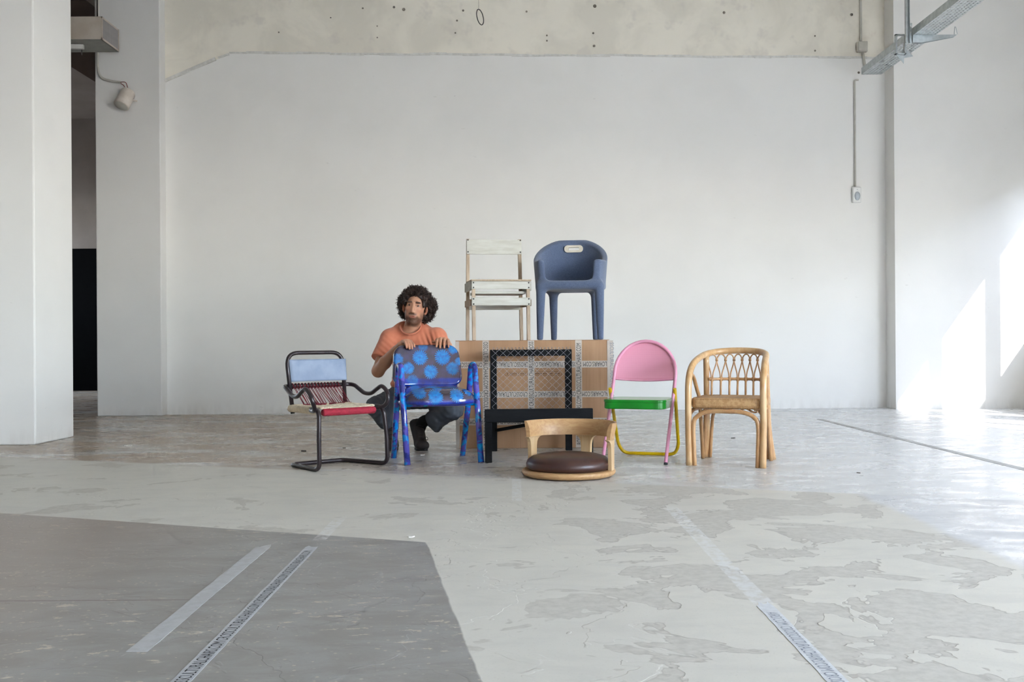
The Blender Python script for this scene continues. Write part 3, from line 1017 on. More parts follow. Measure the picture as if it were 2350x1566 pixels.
# crumbs on the floor
def chip(name, lab, x, y, s, m, sd, cat='debris'):
    r = random.Random(sd)
    b = bmesh.new()
    poly = [(s * (1 + .5 * r.random()) * math.cos(a) * 1.5, s * (1 + .5 * r.random()) * math.sin(a)) for a in [2 * PI * k / 7 for k in range(7)]]
    prism(b, poly, 0.0, s * .35)
    o = obj(name, b, m); o.location = (x, y, 0.0); o.rotation_euler = (0, 0, r.random() * 3)
    tag(o, lab, cat, 'crumbs on the floor')
chip('paint_chip', 'pale paint chip lying beneath the blue flowered chair', -.634, 7.21, .012, M_chip_light, 1)
chip('grit_crumb', 'dark crumb on the floor left behind the tubular chair', -1.536, 7.52, .016, M_chip_dark, 2)
chip('grit_crumb', 'dark crumb behind the tubular chair near its cords', -1.27, 7.72, .010, M_chip_dark, 3)
chip('grit_crumb', 'small dark crumb seen between the legs of the rattan chair', 1.79, 8.3, .012, M_chip_dark, 4)
chip('grit_crumb', 'dark crumb on the glossy floor right of the rattan chair', 2.06, 6.1, .008, M_chip_dark, 5)
chip('paint_chip', 'flat pale flake near the sloping corner of the dark sheet', -.42, 4.2, .012, M_chip_light, 6)
chip('paint_chip', 'pale flake between the nearest pillar and the tubular chair', -3.0, 8.0, .02, M_chip_light, 8)
# ================================================================== chairs (local frame: x right, y back, z up; front faces -y)
R = math.radians
M_tubebrown = simple('dark_brown_lacquered_tube', C(52, 42, 44), C(44, 36, 38), 0.28, 0.25, ns=8)
M_panel = simple('pale_blue_grey_leather', C(138, 150, 170), C(122, 135, 157), 0.6, ns=9, bump=0.15, bs=60)
M_redcord = simple('dark_red_cord', C(120, 24, 36), C(92, 20, 34), 0.75, ns=40)
M_redwrap = simple('crimson_woven_wrap', C(170, 36, 56), C(140, 24, 44), 0.8, ns=60, bump=0.5, bs=220)
M_creamcord = simple('cream_cotton_cord', C(220, 204, 178), C(198, 180, 152), 0.85, ns=40, bump=0.3, bs=180)

# ---- tubular cantilever chair
ch1 = thing('cantilever_chair', 'dark tubular cantilever chair with blue back panel and red cords', 'chair', (-1.16, 6.60, 0), R(40))
hw, yf, yr, rt = .22, -.215, .165, .0142
leg = [(-.205, .16, .372), (-.215, yf + .005, .385), (-hw, yf, .2), (-hw, yf - .004, rt), (-hw + .005, yr, rt), (.178, yr, rt), (.276, yf - .004, rt), (.272, yf, .2), (.25, yf + .005, .385), (.205, .16, .372)]
obj('frame', tb(fillet(leg, [0, .06, 0, .055, .055, .055, .055, 0, .06, 0], 7), rt, seg=14), M_tubebrown, ch1)
bk = [(-.19, .175, .34), (-.205, .235, .732), (.215, .235, .732), (.20, .175, .34)]
obj('back_frame', tb(fillet(bk, [0, .09, .09, 0], 8), rt * .95, seg=14), M_tubebrown, ch1)
ax_ = .272
half = [(.0, .222, .515), (.20, .222, .515), (.255, .215, .515), (ax_, .175, .508), (ax_, .12, .487), (ax_, .05, .462), (ax_, -.03, .462), (ax_, -.10, .492), (ax_, -.16, .512), (ax_, -.215, .485), (ax_, -.235, .435), (ax_ - .01, -.215, .392), (ax_ - .035, -.17, .375), (ax_ - .05, -.12, .376)]
lx = [0, -.19, -.222, -.238, -.246, -.256, -.266, -.276, -.282, -.282, -.272, -.250, -.232, -.222]
arm = [(lx[k], half[k][1], half[k][2]) for k in range(len(half) - 1, -1, -1)] + half[1:]
obj('arm_rail', tb(spline(arm, 6), rt * .97, seg=14), M_tubebrown, ch1)
# back panel: sheet stretched over the front, folded round the right post
b = bmesh.new()
def post_y(z): return .175 + .06 * (z - .34) / .392
prev = None
n = 12
for i in range(n + 1):
    z = .545 + (.688 - .545) * i / n
    f = (z - .34) / .392
    xl, xr_, yp = -.19 - .015 * f + .012, .20 + .015 * f, post_y(z)
    prof = [(xl - .004, yp + .002), (xl, yp - .010), (xl + .02, yp - .0155), (-.10, yp - .013), (.0, yp - .012), (.10, yp - .013), (xr_ - .01, yp - .0168), (xr_ + .004, yp - .0172), (xr_ + .0135, yp - .011), (xr_ + .0176, yp), (xr_ + .012, yp + .013), (xr_ - .002, yp + .0175)]
    vs_ = [b.verts.new((p[0], p[1], z)) for p in prof]
    if prev:
        for k in range(len(vs_) - 1):
            f_ = b.faces.new((prev[k], prev[k + 1], vs_[k + 1], vs_[k])); f_.smooth = True
    prev = vs_
o = obj('back_panel', b, M_panel, ch1)
md = o.modifiers.new('thickness', 'SOLIDIFY'); md.thickness = .003; md.offset = 1
# red cords from the rail to the back of the seat, with knots round the rail
b = bmesh.new()
rr = random.Random(4)
nc = 15
for i in range(nc):
    x0 = -.168 + .335 * i / (nc - 1)
    for dx in (-.004, .005):
        x1 = x0 + .055 + rr.uniform(-.012, .018) + dx
        tube(b, [(x0 + dx, .222 - .016, .517), (x0 + dx + .01, .19, .49), (x1, .150, .395)], .0024, seg=5)
    tube(b, [(x0 + .016 * 0, .222 + .017 * math.cos(a), .515 + .017 * math.sin(a)) for a in [2 * PI * k / 10 for k in range(10)]], .0036, seg=5, closed=True)
    tube(b, [(x1 - .012, .148, .392), (x1 + .012, .15, .394)], .006, seg=5)
stuff(obj('back_cords', b, M_redcord, ch1))
# woven seat: wrapped side rails, cross cords, red front bar
seat_w = .205
for s in (-1, 1):
    b = bmesh.new()
    tube(b, [(s * seat_w, yy, .374 - .0) for yy in np.linspace(-.15, .175, 8)], .0235, seg=14, flat=1.05)
    obj('side_wrap', b, M_creamcord, ch1)
b = bmesh.new()
tube(b, [(-.2, .165, .386), (.2, .165, .386)], .014, seg=10)
obj('rear_wrap', b, M_creamcord, ch1)
b = bmesh.new()
for i in range(26):
    yy = -.19 + .345 * i / 25
    sag = .012
    wv = .0045 if i % 2 else -.0045
    tube(b, [(x, yy + .006 * math.sin(x * 40 + i), .394 - sag * (1 - (x / .2) ** 2) + wv * math.cos(x * 70)) for x in np.linspace(-.2, .2, 17)], .0052, seg=5)
for i in range(15):
    xx = -.18 + .36 * i / 14
    wv = .0045 if i % 2 else -.0045
    tube(b, [(xx + (.02 if i > 9 else 0) * t, -.2 + .36 * t, .394 - .012 * (1 - (xx / .2) ** 2) + wv * math.cos((-.2 + .36 * t) * 80)) for t in np.linspace(0, 1, 13)], .0046, seg=5)
stuff(obj('seat_weave', b, M_creamcord, ch1))
obj('front_bar', tb([(-.19, -.205, .365), (-.18, -.205, .365), (.18, -.205, .365), (.19, -.205, .365)], [.018, .023, .023, .018], seg=16), M_redwrap, ch1)

# ---- blue flowered armchair
def flower_material(name, plane, flowers, base1, base2, zblue=0.0):
    """plane: axes used ('xz' or 'xy'); flowers: (u, v, radius, brightness)"""
    g = G(name)
    v = g.coord()
    x, y, z = g.sep(v)
    u, w = (x, z) if plane == 'xz' else (x, y)
    n = g.noise(v, 11, 3, 0.6)
    col = g.mix(g.step(n, 0.3, 0.7), base1, base2)
    col = g.mix(g.mul(g.step(g.noise(v, 70, 2), 0.5, 0.7), 0.35), col, C(70, 56, 60))
    col = g.mix(g.step(z, zblue + .012, zblue - .012), col, g.mix(g.step(n, 0.35, 0.6), C(14, 30, 118), C(26, 54, 166)))
    wobble = g.mul(g.sub(g.noise(v, 62, 3, 0.7), 0.5), 0.026)
    mask = None
    tone = None
    for (fu, fv, fr, br) in flowers:
        du_ = g.sub(u, fu); dv_ = g.sub(w, fv)
        r = g.m_('SQRT', g.add(g.mul(du_, du_), g.mul(dv_, dv_)))
        a = g.m_('ARCTAN2', dv_, du_)
        pet = g.m_('ABSOLUTE', g.m_('SINE', g.add(g.mul(a, 11.0), fu * 90)))
        edge = g.add(g.mul(fr, g.add(0.70, g.mul(pet, 0.36))), wobble)
        mk = g.mul(g.step(g.sub(edge, r), 0.0, 0.003), br)
        heart = g.step(r, fr * 0.22, fr * 0.10)
        ray = g.mul(g.step(g.m_('ABSOLUTE', g.m_('SINE', g.add(g.mul(a, 9.0), fu * 90))), 0.55, 0.05), g.step(r, fr * .3, fr * .75))
        tn = g.mx(g.mul(heart, 0.8), g.mul(ray, 0.65))
        tone = tn if tone is None else g.mx(tone, g.mul(tn, g.step(mk, 0.0, 0.1)))
        mask = mk if mask is None else g.mx(mask, mk)
    fc = g.mix(g.step(g.noise(v, 60, 2), 0.35, 0.65), C(0, 106, 182), C(0, 130, 204))
    fc = g.mix(g.mul(tone, 0.55), fc, C(6, 66, 150))
    col = g.mix(mask, col, fc)
    return g.done(col, 0.16, 0, None, spec=0.5, coat=0.8)

def blue_frame_material():
    g = G('glossy_blue_decoupage')
    v = g.coord()
    n = g.noise(v, 9, 3, 0.6, 0.5)
    n2 = g.noise(g.scale(v, (1, 1, 1), (0, 0, 0), (3, 1, 7)), 15, 3, 0.65, 0.6)
    col = g.mix(g.step(n, 0.42, 0.5), C(34, 44, 128), C(72, 70, 168))
    col = g.mix(g.step(n2, 0.5, 0.56), col, C(0, 120, 204))
    col = g.mix(g.step(n2, 0.6, 0.66), col, C(0, 148, 220))
    return g.done(col, 0.15, 0, None, spec=0.5, coat=0.8)
M_blueframe = blue_frame_material()
ch2 = thing('flowered_armchair', 'glossy blue armchair covered in printed daisies', 'chair', (-.513, 6.905, 0), R(15.5))
def rbox2(u, w, hu, hw_, r):
    qx = np.abs(u) - (hu - r); qy = np.abs(w) - (hw_ - r)
    return np.sqrt(np.maximum(qx, 0) ** 2 + np.maximum(qy, 0) ** 2) + np.minimum(np.maximum(qx, qy), 0) - r
# backrest
vol = Vol((-.33, .05, .44), (.29, .34, .83), .006)
X, Y, Z = vol.every()
lean = (Z - .63) * .22
X = X + .028
yy = Y - .20 - lean + .35 * X ** 2
taper = 1 + (.63 - Z) * .35
d2 = rbox2(X / taper, Z - .635, .238, .142, .075)
th = .026 + .012 * np.clip((.55 - Z) / .06, 0, 1)
d1 = np.abs(yy) - th
q = np.stack([np.maximum(d2 + .022, 0), np.maximum(d1 + .022, 0)])
vol.F = (np.sqrt((q ** 2).sum(0)) + np.minimum(np.maximum(d2 + .022, d1 + .022), 0) - .022).astype('f')
me, _ = vol.mesh('backrest'); smooth_mesh(me, 3)
fb = [(-.075, .690, .053, 1.0), (.082, .690, .055, 1.0), (-.004, .592, .050, 1.0), (.148, .612, .045, 1.0), (-.160, .618, .042, 1.0), (-.232, .680, .04, .75), (.158, .748, .036, .9), (-.135, .535, .042, .6), (-.05, .768, .036, .5), (.192, .660, .03, .8)]
M_fb = flower_material('flower_print_back', 'xz', fb, C(50, 44, 62), C(64, 57, 88), .545)
obj('backrest', me, M_fb, ch2)
# seat cushion: thick dome that rises from a low front lip
vol = Vol((-.30, -.32, .34), (.30, .30, .56), .006)
X, Y, Z = vol.every()
d2 = rbox2(X, Y + .015, .240, .232, .14)
inn = np.clip(-d2 / .17, 0, 1)
dome = np.sqrt(np.clip(1 - (1 - inn) ** 2, 0, 1))
zlow = .385 + .012 * np.clip((Y + .2) / .4, 0, 1)
zhigh = .412 + .082 * dome + .018 * np.clip((Y + .2) / .4, 0, 1)
d1 = np.maximum(Z - zhigh, zlow - Z) * .8
r_ = .012
q = np.stack([np.maximum(d2 + r_, 0), np.maximum(d1 + r_, 0)])
vol.F = (np.sqrt((q ** 2).sum(0)) + np.minimum(np.maximum(d2 + r_, d1 + r_), 0) - r_).astype('f')
me, _ = vol.mesh('seat'); smooth_mesh(me, 6)
fs = [(-.050, .438, .050, 1.0), (.092, .445, .046, 1.0), (-.150, .470, .044, .9), (-.025, .505, .036, .8), (.185, .480, .040, 1.0), (.08, .520, .03, .7)]
M_fs = flower_material('flower_print_seat', 'xz', fs, C(56, 48, 62), C(66, 60, 88), .412)
obj('seat', me, M_fs, ch2)
# armrest loops: front leg, rounded top, rear leg
for s in (-1, 1):
    xx = s * .250
    pts = [((-.238 if s < 0 else .252), -.23, 0), (xx, -.125, .45), (xx, -.068, .645), (xx, .035, .645), (xx, .105, .41), ((-.258 if s < 0 else .226), .21, 0)]
    obj('armrest_leg', tb(fillet(pts, [0, .1, .055, .055, .1, 0], 8), .0205, seg=16, flat=.92), M_blueframe, ch2)
    obj('side_rail', tb([(s * .24, -.14, .395), (s * .24, .14, .395)], .017, seg=10), M_blueframe, ch2)
obj('cross_rail', tb([(-.24, -.12, .385), (.24, -.12, .385)], .016, seg=10), M_blueframe, ch2)
obj('cross_rail', tb([(-.24, .13, .40), (.24, .13, .40)], .016, seg=10), M_blueframe, ch2)
for s in (-1, 1):
    obj('back_stay', tb([(s * .17, .13, .39), (s * .17, .19, .55)], .014, seg=8), M_blueframe, ch2)

# ---- black lounge chair with chain-link back and seat
M_blackwood = simple('black_stained_wood', C(17, 18, 20), C(23, 24, 26), 0.6, ns=14, stretch=(1, 1, 5), bump=0.1, spec=0.12)
M_link = simple('galvanised_wire', C(186, 186, 188), C(150, 150, 154), 0.38, 0.7, ns=60)
ch3 = thing('chain_link_chair', 'low black wooden chair with chain-link wire back and seat', 'chair', (.157, 7.08, 0), R(3))
Wd, dF, dR = .357, -.345, .36
def plank(name, a, c, m=M_blackwood, bev=.004, par=ch3):
    return obj(name, bx(a, c, bev), m, par)
plank('front_rail', (-Wd, dF, .265), (Wd, dF + .035, .352))
for s in (-1, 1):
    b = bmesh.new(); bar(b, (s * (Wd - .015), dF + .036, .315), (s * (Wd - .03), dR - .001, .245), .028, .06); obj('side_rail', b, M_blackwood, ch3)
plank('rear_rail', (-Wd + .05, dR - .03, .21), (Wd - .05, dR - .001, .262))
for s in (-1, 1):
    plank('leg', (min(s * Wd, s * (Wd - .046)), dF + .002, 0), (max(s * Wd, s * (Wd - .046)), dF + .046, .2648))
    plank('back_post', (min(s * .297, s * .25), dR + .001, 0), (max(s * .297, s * .25), dR + .046, .737))
plank('top_rail', (-.2495, dR + .001, .69), (.2495, dR + .046, .737))
b = bmesh.new()
bar(b, (-.255, dR - .02, .155), (.12, dF + .2, .262), .03, .022)
obj('brace', b, M_blackwood, ch3)
# chain link: interlocked zigzag wires
def chain_link(b, u0, u1, v0, v1, pu, pv, fn, r=.0013):
    """vertical zigzag wires in the (u, v) plane; fn(u, v, off) gives a 3-D point"""
    n = int(round((u1 - u0) / (pu / 2)))
    for i in range(n):
        ua = u0 + i * pu / 2
        pts = []
        v = v0
        k = 0
        while v <= v1 + 1e-6:
            side = k % 2
            if i % 2:
                side = 1 - side
            pts.append(fn(ua + side * pu / 2, v, .0016 if side else -.0016))
            v += pv / 2
            k += 1
        tube(b, pts, r, seg=5)
b = bmesh.new()
chain_link(b, -.287, .287, .27, .752, .055, .052, lambda u, v, o_: (u, dR - .004 - .004 * math.cos(u * 5) + o_, v))
for i in range(22):
    u = -.28 + i * .0265
    tube(b, spline([(u, dR - .004, .735), (u + .006, dR + .012, .752), (u + .014, dR + .03, .748), (u + .018, dR + .05, .735)], 3), .0016, seg=5)
stuff(obj('back_wire_mesh', b, M_link, ch3))
b = bmesh.new()
chain_link(b, -.325, .325, dF + .02, dR - .01, .055, .052, lambda u, v, o_: (u, v, (.350 - (v - dF) * .115) - .012 * math.cos(u * 4.2) + o_))
stuff(obj('seat_wire_mesh', b, M_link, ch3))

# ---- white folding-style wooden chair, on the box
M_whitewash = simple('whitewashed_board', C(204, 202, 192), C(188, 184, 172), 0.7, ns=6, stretch=(1, 1, 6), bump=0.08, bs=40)
M_rawpine = simple('raw_pine_batten', C(190, 170, 146), C(168, 146, 122), 0.65, ns=9, stretch=(6, 6, 1), bump=0.08)
BT = .806
ch4 = thing('plank_chair', 'whitewashed board chair on pine battens, standing on the box', 'chair', (-.108, 7.90, BT), R(9))
def pl4(name, a, c, m=M_whitewash, bev=.0025):
    return obj(name, bx(a, c, bev), m, ch4)
for s in (-1, 1):
    b = bmesh.new(); bar(b, (s * .208, -.185, 0), (s * .208, -.165, .445), .026, .024, .002, up=(0, 1, 0)); obj('front_leg', b, M_rawpine, ch4)
    b = bmesh.new(); bar(b, (s * .215, .18, 0), (s * .205, .20, .80), .026, .026, .002, up=(0, 1, 0)); obj('rear_post', b, M_rawpine, ch4)
    pl4('side_board', (min(s * .222, s * .236), -.16, .376), (max(s * .222, s * .236), .185, .4455), M_whitewash)
    pl4('side_stretcher', (min(s * .222, s * .236), -.16, .26), (max(s * .222, s * .236), .185, .31), M_rawpine)
pl4('seat_panel', (-.228, -.205, .4465), (.228, .17, .458), M_rawpine)
pl4('front_board', (-.224, -.1885, .386), (.224, -.1765, .446))
pl4('front_stretcher', (-.224, -.1915, .262), (.224, -.1795, .322))
pl4('rear_stretcher', (-.205, .165, .24), (.205, .177, .29))
pl4('seat_underside', (-.195, -.15, .352), (.195, .16, .372))
bk4 = pl4('back_board', (-.219, .172, .679), (.219, .184, .794))
M4 = Matrix.Rotation(PI / 2, 4, 'X')
def bolts(par, pts, y):
    for (x, z) in pts:
        b = bmesh.new()
        lathe(b, [(0, .003), (.0045, .0022), (.006, 0)], 8, Matrix.Translation((x, y, z)) @ M4)
        obj('screw', b, M_bolt, par)
bolts(ch4, [(-.208, .79), (-.208, .697), (.208, .79), (.208, .697)], .172)
bolts(ch4, [(-.21, .434), (-.21, .398), (.21, .434), (.21, .398)], -.1885)
bolts(ch4, [(-.21, .312), (-.21, .273), (.21, .312), (.21, .273)], -.1915)

# ---- blue felt monobloc armchair, on the box
def felt_material():
    g = G('blue_grey_felt')
    v = g.coord()
    n = g.noise(v, 180, 3, 0.7)
    n2 = g.noise(v, 7, 3)
    col = g.mix(g.step(n, 0.3, 0.7), C(78, 89, 112), C(98, 110, 134))
    col = g.mix(g.mul(g.step(n2, 0.35, 0.65), 0.3), col, C(82, 94, 120))
    return g.done(col, 0.95, 0, g.bump(n, 0.35, 0.002), spec=0.2, sheen=0.35)
M_felt = felt_material()
M_grip = simple('ivory_plastic', C(216, 206, 188), C(204, 194, 176), 0.4)
ch5 = thing('felt_armchair', 'blue-grey felt covered moulded armchair with ivory grip, standing on the box', 'chair', (.455, 7.905, BT), R(-7))
vol = Vol((-.33, -.33, -.02), (.33, .33, .82), .0065)
X, Y, Z = vol.every()
rx, ry = .250, .235
ex = np.sqrt((X / rx) ** 2 + (np.where(Y > 0, Y, Y * .75) / ry) ** 2) + 1e-6
flare = 1.0 + .10 * np.clip((Z - .43) / .35, 0, 1)
e2 = ex / flare
shell = np.abs(e2 - 1.0) * .235 - .019
zt_ = .605 + .19 * np.clip((Y + .06) / .31, 0, 1) ** 1.15
top = Z - zt_
front = -(Y + .20)
r_ = .014
mx_ = np.maximum(np.maximum(shell + r_, top + r_), np.maximum(front + r_, .40 - Z))
sh_ = np.sqrt(np.maximum(shell + r_, 0) ** 2 + np.maximum(top + r_, 0) ** 2 + np.maximum(front + r_, 0) ** 2 + np.maximum(.40 - Z, 0) ** 2) + np.minimum(mx_, 0) - r_
d2 = rbox2(X - .004, Y - .0, .243, .235, .10)
zz = Z - (.418 - .014 * np.cos(np.clip(X / .24, -1, 1) * PI / 2) * np.clip((Y + .25) / .2, 0, 1))
d1 = np.abs(zz) - .030
r_ = .028
q = np.stack([np.maximum(d2 + r_, 0), np.maximum(d1 + r_, 0)])
seat_ = np.sqrt((q ** 2).sum(0)) + np.minimum(np.maximum(d2 + r_, d1 + r_), 0) - r_
vol.F = smin(sh_, seat_, .035).astype('f')
for s in (-1, 1):
    vol.add(cone((.008 + s * .220, -.195, .40), (.008 + s * .228, -.215, -.03), .037, .022), .04)
    vol.add(cone((.018 + s * .165, .165, .40), (.018 + s * .165, .205, -.03), .036, .022), .05)
vol.add(cone((-.20, -.2, .405), (.20, -.2, .405), .02, .02), .03)
X, Y, Z = vol.every()
vol.F = np.maximum(vol.F, -Z).astype('f')
slot = rbox2(X - .012, Z - .722, .058, .018, .0175)
vol.F = np.where(Y > .1, np.maximum(vol.F, -slot), vol.F).astype('f')
me, V_ = vol.mesh('shell'); smooth_mesh(me, 2, .4)
obj('shell', me, M_felt, ch5)
def stadium(hx, hz, r, n=6):
    pts = []
    for (cx, cz, a0) in ((hx - r, hz - r, 0), (-hx + r, hz - r, PI / 2), (-hx + r, -hz + r, PI), (hx - r, -hz + r, 1.5 * PI)):
        for k in range(n + 1):
            a = a0 + PI / 2 * k / n
            pts.append((cx + r * math.cos(a), cz + r * math.sin(a)))
    return pts
b = bmesh.new()
o1, i1 = stadium(.074, .0285, .027), stadium(.043, .0115, .004)
vo = {}
for key, poly in (('o', o1), ('i', i1)):
    for yy in (0, 1):
        vo[key, yy] = [b.verts.new((p[0] + .012, (.214 if yy == 0 else .262), p[1] + .722)) for p in poly]
n = len(o1)
for k in range(n):
    k2 = (k + 1) % n
    b.faces.new((vo['o', 0][k], vo['i', 0][k], vo['i', 0][k2], vo['o', 0][k2]))
    b.faces.new((vo['o', 1][k], vo['o', 1][k2], vo['i', 1][k2], vo['i', 1][k]))
    b.faces.new((vo['o', 0][k], vo['o', 0][k2], vo['o', 1][k2], vo['o', 1][k]))
    b.faces.new((vo['i', 0][k], vo['i', 1][k], vo['i', 1][k2], vo['i', 0][k2]))
bmesh.ops.recalc_face_normals(b, faces=list(b.faces))
obj('hand_grip', b, M_grip, ch5)

# ---- legless wooden floor chair
def wood_material(name, c1, c2, ax='X', sc=6):
    g = G(name)
    v = g.coord()
    st = {'X': (1, 9, 9), 'Z': (9, 9, 1)}[ax]
    n = g.noise(g.scale(v, st), sc, 5, 0.6, 0.6)
    col = g.mix(g.step(n, 0.3, 0.7), c1, c2)
    return g.done(col, 0.42, 0, g.bump(n, 0.05, 0.001), spec=0.4)
M_oak = wood_material('light_oak', C(196, 158, 112), C(178, 136, 92))
M_oakpost = wood_material('pale_oak_post', C(212, 182, 140), C(198, 162, 118), 'Z')
M_brownleather = simple('dark_brown_leather', C(74, 46, 38), C(58, 36, 32), 0.36, ns=10, det=5, bump=0.12, bs=120)
ch6 = thing('legless_chair', 'round legless oak floor chair with dark brown leather cushion', 'chair', (.330, 6.06, 0), R(-28))
b = bmesh.new()
lathe(b, [(0, .004), (.245, .004), (.268, .012), (.277, .024), (.277, .036), (.272, .041), (.26, .043), (0, .043)], 64)
obj('base_disc', b, M_oak, ch6)
b = bmesh.new()
lathe(b, [(0, .044), (.236, .044), (.249, .055), (.252, .075), (.244, .096), (.222, .114), (.18, .127), (.11, .136), (.05, .139), (0, .14)], 64)
obj('cushion', b, M_brownleather, ch6)
b = bmesh.new()          # curved back band, flaring outwards at the top
prev = None
a0, a1, n = R(-3), R(183), 48
def band_section(a):
    out = []
    for (dr, z) in ((-.004, .222), (.0, .27), (.010, .30), (.022, .318), (.034, .318), (.030, .29), (.022, .25), (.020, .222)):
        r = .252 + dr
        out.append(Vector((r * math.cos(a), r * math.sin(a), z)))
    return out
for i in range(n + 1):
    a = a0 + (a1 - a0) * i / n
    vs_ = [b.verts.new(p) for p in band_section(a)]
    if prev:
        m_ = len(vs_)
        for k in range(m_):
            b.faces.new((prev[k], prev[(k + 1) % m_], vs_[(k + 1) % m_], vs_[k]))
    else:
        b.faces.new(list(reversed(vs_)))
    prev = vs_
b.faces.new(prev)
bmesh.ops.recalc_face_normals(b, faces=list(b.faces))
auto_smooth(obj('back_band', b, M_oak, ch6), 40)
for (ac, w) in ((R(8), .10), (R(90), .10), (R(172), .10)):
    b = bmesh.new()
    prev = None
    for (z, ww, flare) in ((.043, w * .62, 0), (.10, w * .62, 0), (.165, w * .66, 0), (.190, w * .74, 0), (.205, w * .90, 0), (.215, w * 1.15, 0), (.2225, w * 1.5, .0)):
        sec = []
        for (da, dr) in ((-.5, -.002), (.5, -.002), (.5, .020), (-.5, .020)):
            a = ac + da * ww / .26 * 1.0
            r = .252 + dr
            sec.append(b.verts.new((r * math.cos(a), r * math.sin(a), z)))
        if prev:
            for k in range(4):
                b.faces.new((prev[k], prev[(k + 1) % 4], sec[(k + 1) % 4], sec[k]))
        else:
            b.faces.new(list(reversed(sec)))
        prev = sec
    b.faces.new(prev)
    bmesh.ops.recalc_face_normals(b, faces=list(b.faces))
    obj('post', b, M_oakpost, ch6)

# ---- pink, green and yellow folding chair
def pink_material():
    g = G('pink_perforated_steel')
    v = g.coord()
    x, y, z = g.sep(v)
    dots = g.voro(g.comb(x, z, 0.0), 190, rnd=0.0)
    col = g.mix(g.step(dots, 0.36, 0.30), C(238, 164, 184), C(226, 146, 168))
    return g.done(col, 0.45, 0, None, spec=0.4)
M_pinkperf = pink_material()
M_pink = simple('pink_lacquer', C(238, 166, 190), C(228, 152, 180), 0.3)
M_green = simple('green_lacquer', C(14, 142, 34), C(8, 124, 26), 0.25, coat=0.4)
M_yellow = simple('yellow_lacquer', C(228, 190, 0), C(212, 170, 0), 0.28)
ch7 = thing('folding_chair', 'folding chair with pink round back, green seat and yellow rear legs', 'chair', (.855, 6.84, 0), R(-19))
w7 = .207
def lerp(a, c, t): return tuple(a[i] + (c[i] - a[i]) * t for i in range(3))
foot, topb = (w7, -.215, .0), (w7 + .004, .15, .56)
b = bmesh.new()
arc = [(math.cos(a) * (w7 + .004), .15 + .05 * 1.0 * (.56 + math.sin(a) * .235 - .56) / .235, .575 + math.sin(a) * .218) for a in [PI * k / 18 for k in range(19)]]
path = [(w7, -.215, .012), (w7 + .004, .15, .56)] + arc[0:] + [(-w7 - .004, .15, .56), (-w7, -.215, .012)]
obj('front_frame', tb(path, .0115, seg=12), M_pink, ch7)
for s in (-1, 1):
    obj('foot_cap', tb([(s * w7, -.2158, .0), (s * w7, -.2075, .014)], .013, seg=10), M_rubber, ch7)
b = bmesh.new()          # back panel: bowed disc segment
cols, rows = 20, 14
grid = []
for j in range(rows + 1):
    row = []
    for i in range(cols + 1):
        u = -1 + 2 * i / cols
        zb = .535 - .012 * (1 - u * u)
        ztop = .575 + .226 * math.sqrt(max(0, 1 - u * u)) if abs(u) < 1 else .575
        z = zb + (ztop - zb) * j / rows
        f = (z - .56) / .235
        y = .142 + .05 * f + .03 * (1 - u * u) * (1 - .5 * max(0, f))
        row.append(b.verts.new((u * (w7 + .010), y, z)))
    grid.append(row)
for j in range(rows):
    for i in range(cols):
        f = b.faces.new((grid[j][i], grid[j][i + 1], grid[j + 1][i + 1], grid[j + 1][i])); f.smooth = True
o = obj('back_panel', b, M_pinkperf, ch7)
md = o.modifiers.new('thickness', 'SOLIDIFY'); md.thickness = .006
obj('back_rim', tb([(u * (w7 - .002), .142 - .0 + .03 * (1 - u * u) + .05 * ((.535 - .012 * (1 - u * u)) - .56) / .235, .535 - .012 * (1 - u * u)) for u in np.linspace(-1, 1, 17)], .006, seg=8), M_pink, ch7)
# green pressed seat with deep lip
b = bmesh.new()
t = bmesh.new()
poly = stadium(.205, .185, .06, 6)
prism(t, [(p[0], p[1] - .04) for p in poly], .352, .408, None)
merge(b, t)
o = obj('seat', b, M_green, ch7)
md = o.modifiers.new('bevel', 'BEVEL'); md.width = .008; md.segments = 3; md.limit_method = 'ANGLE'
b = bmesh.new()
prism(b, [(p[0], p[1] - .04) for p in stadium(.208, .188, .062, 6)], .394, .414, None)
o = obj('seat_lip', b, M_green, ch7)
md = o.modifiers.new('bevel', 'BEVEL'); md.width = .006; md.segments = 3; md.limit_method = 'ANGLE'
yl = [(w7 + .014, .055, .475), (w7 + .004, .245, .075), (w7 - .03, .285, .0118), (-w7 + .03, .285, .0118), (-w7 - .004, .245, .075), (-w7 - .014, .055, .475)]
obj('rear_frame', tb(fillet(yl, [0, .09, .075, .075, .09, 0], 8), .0115, seg=12), M_yellow, ch7)
for s in (-1, 1):
    b = bmesh.new()
    lathe(b, [(0, .005), (.006, .004), (.008, 0), (.008, -.03)], 10, Matrix.Translation((s * (w7 + .012), .053, .4)) @ Matrix.Rotation(s * PI / 2, 4, 'Y'))
    obj('pivot', b, M_bolt, ch7)
    b = bmesh.new(); bar(b, (s * (w7 + .007), .06, .47), (s * (w7 + .007), .11, .40), .004, .014); obj('link_plate', b, M_bolt, ch7)

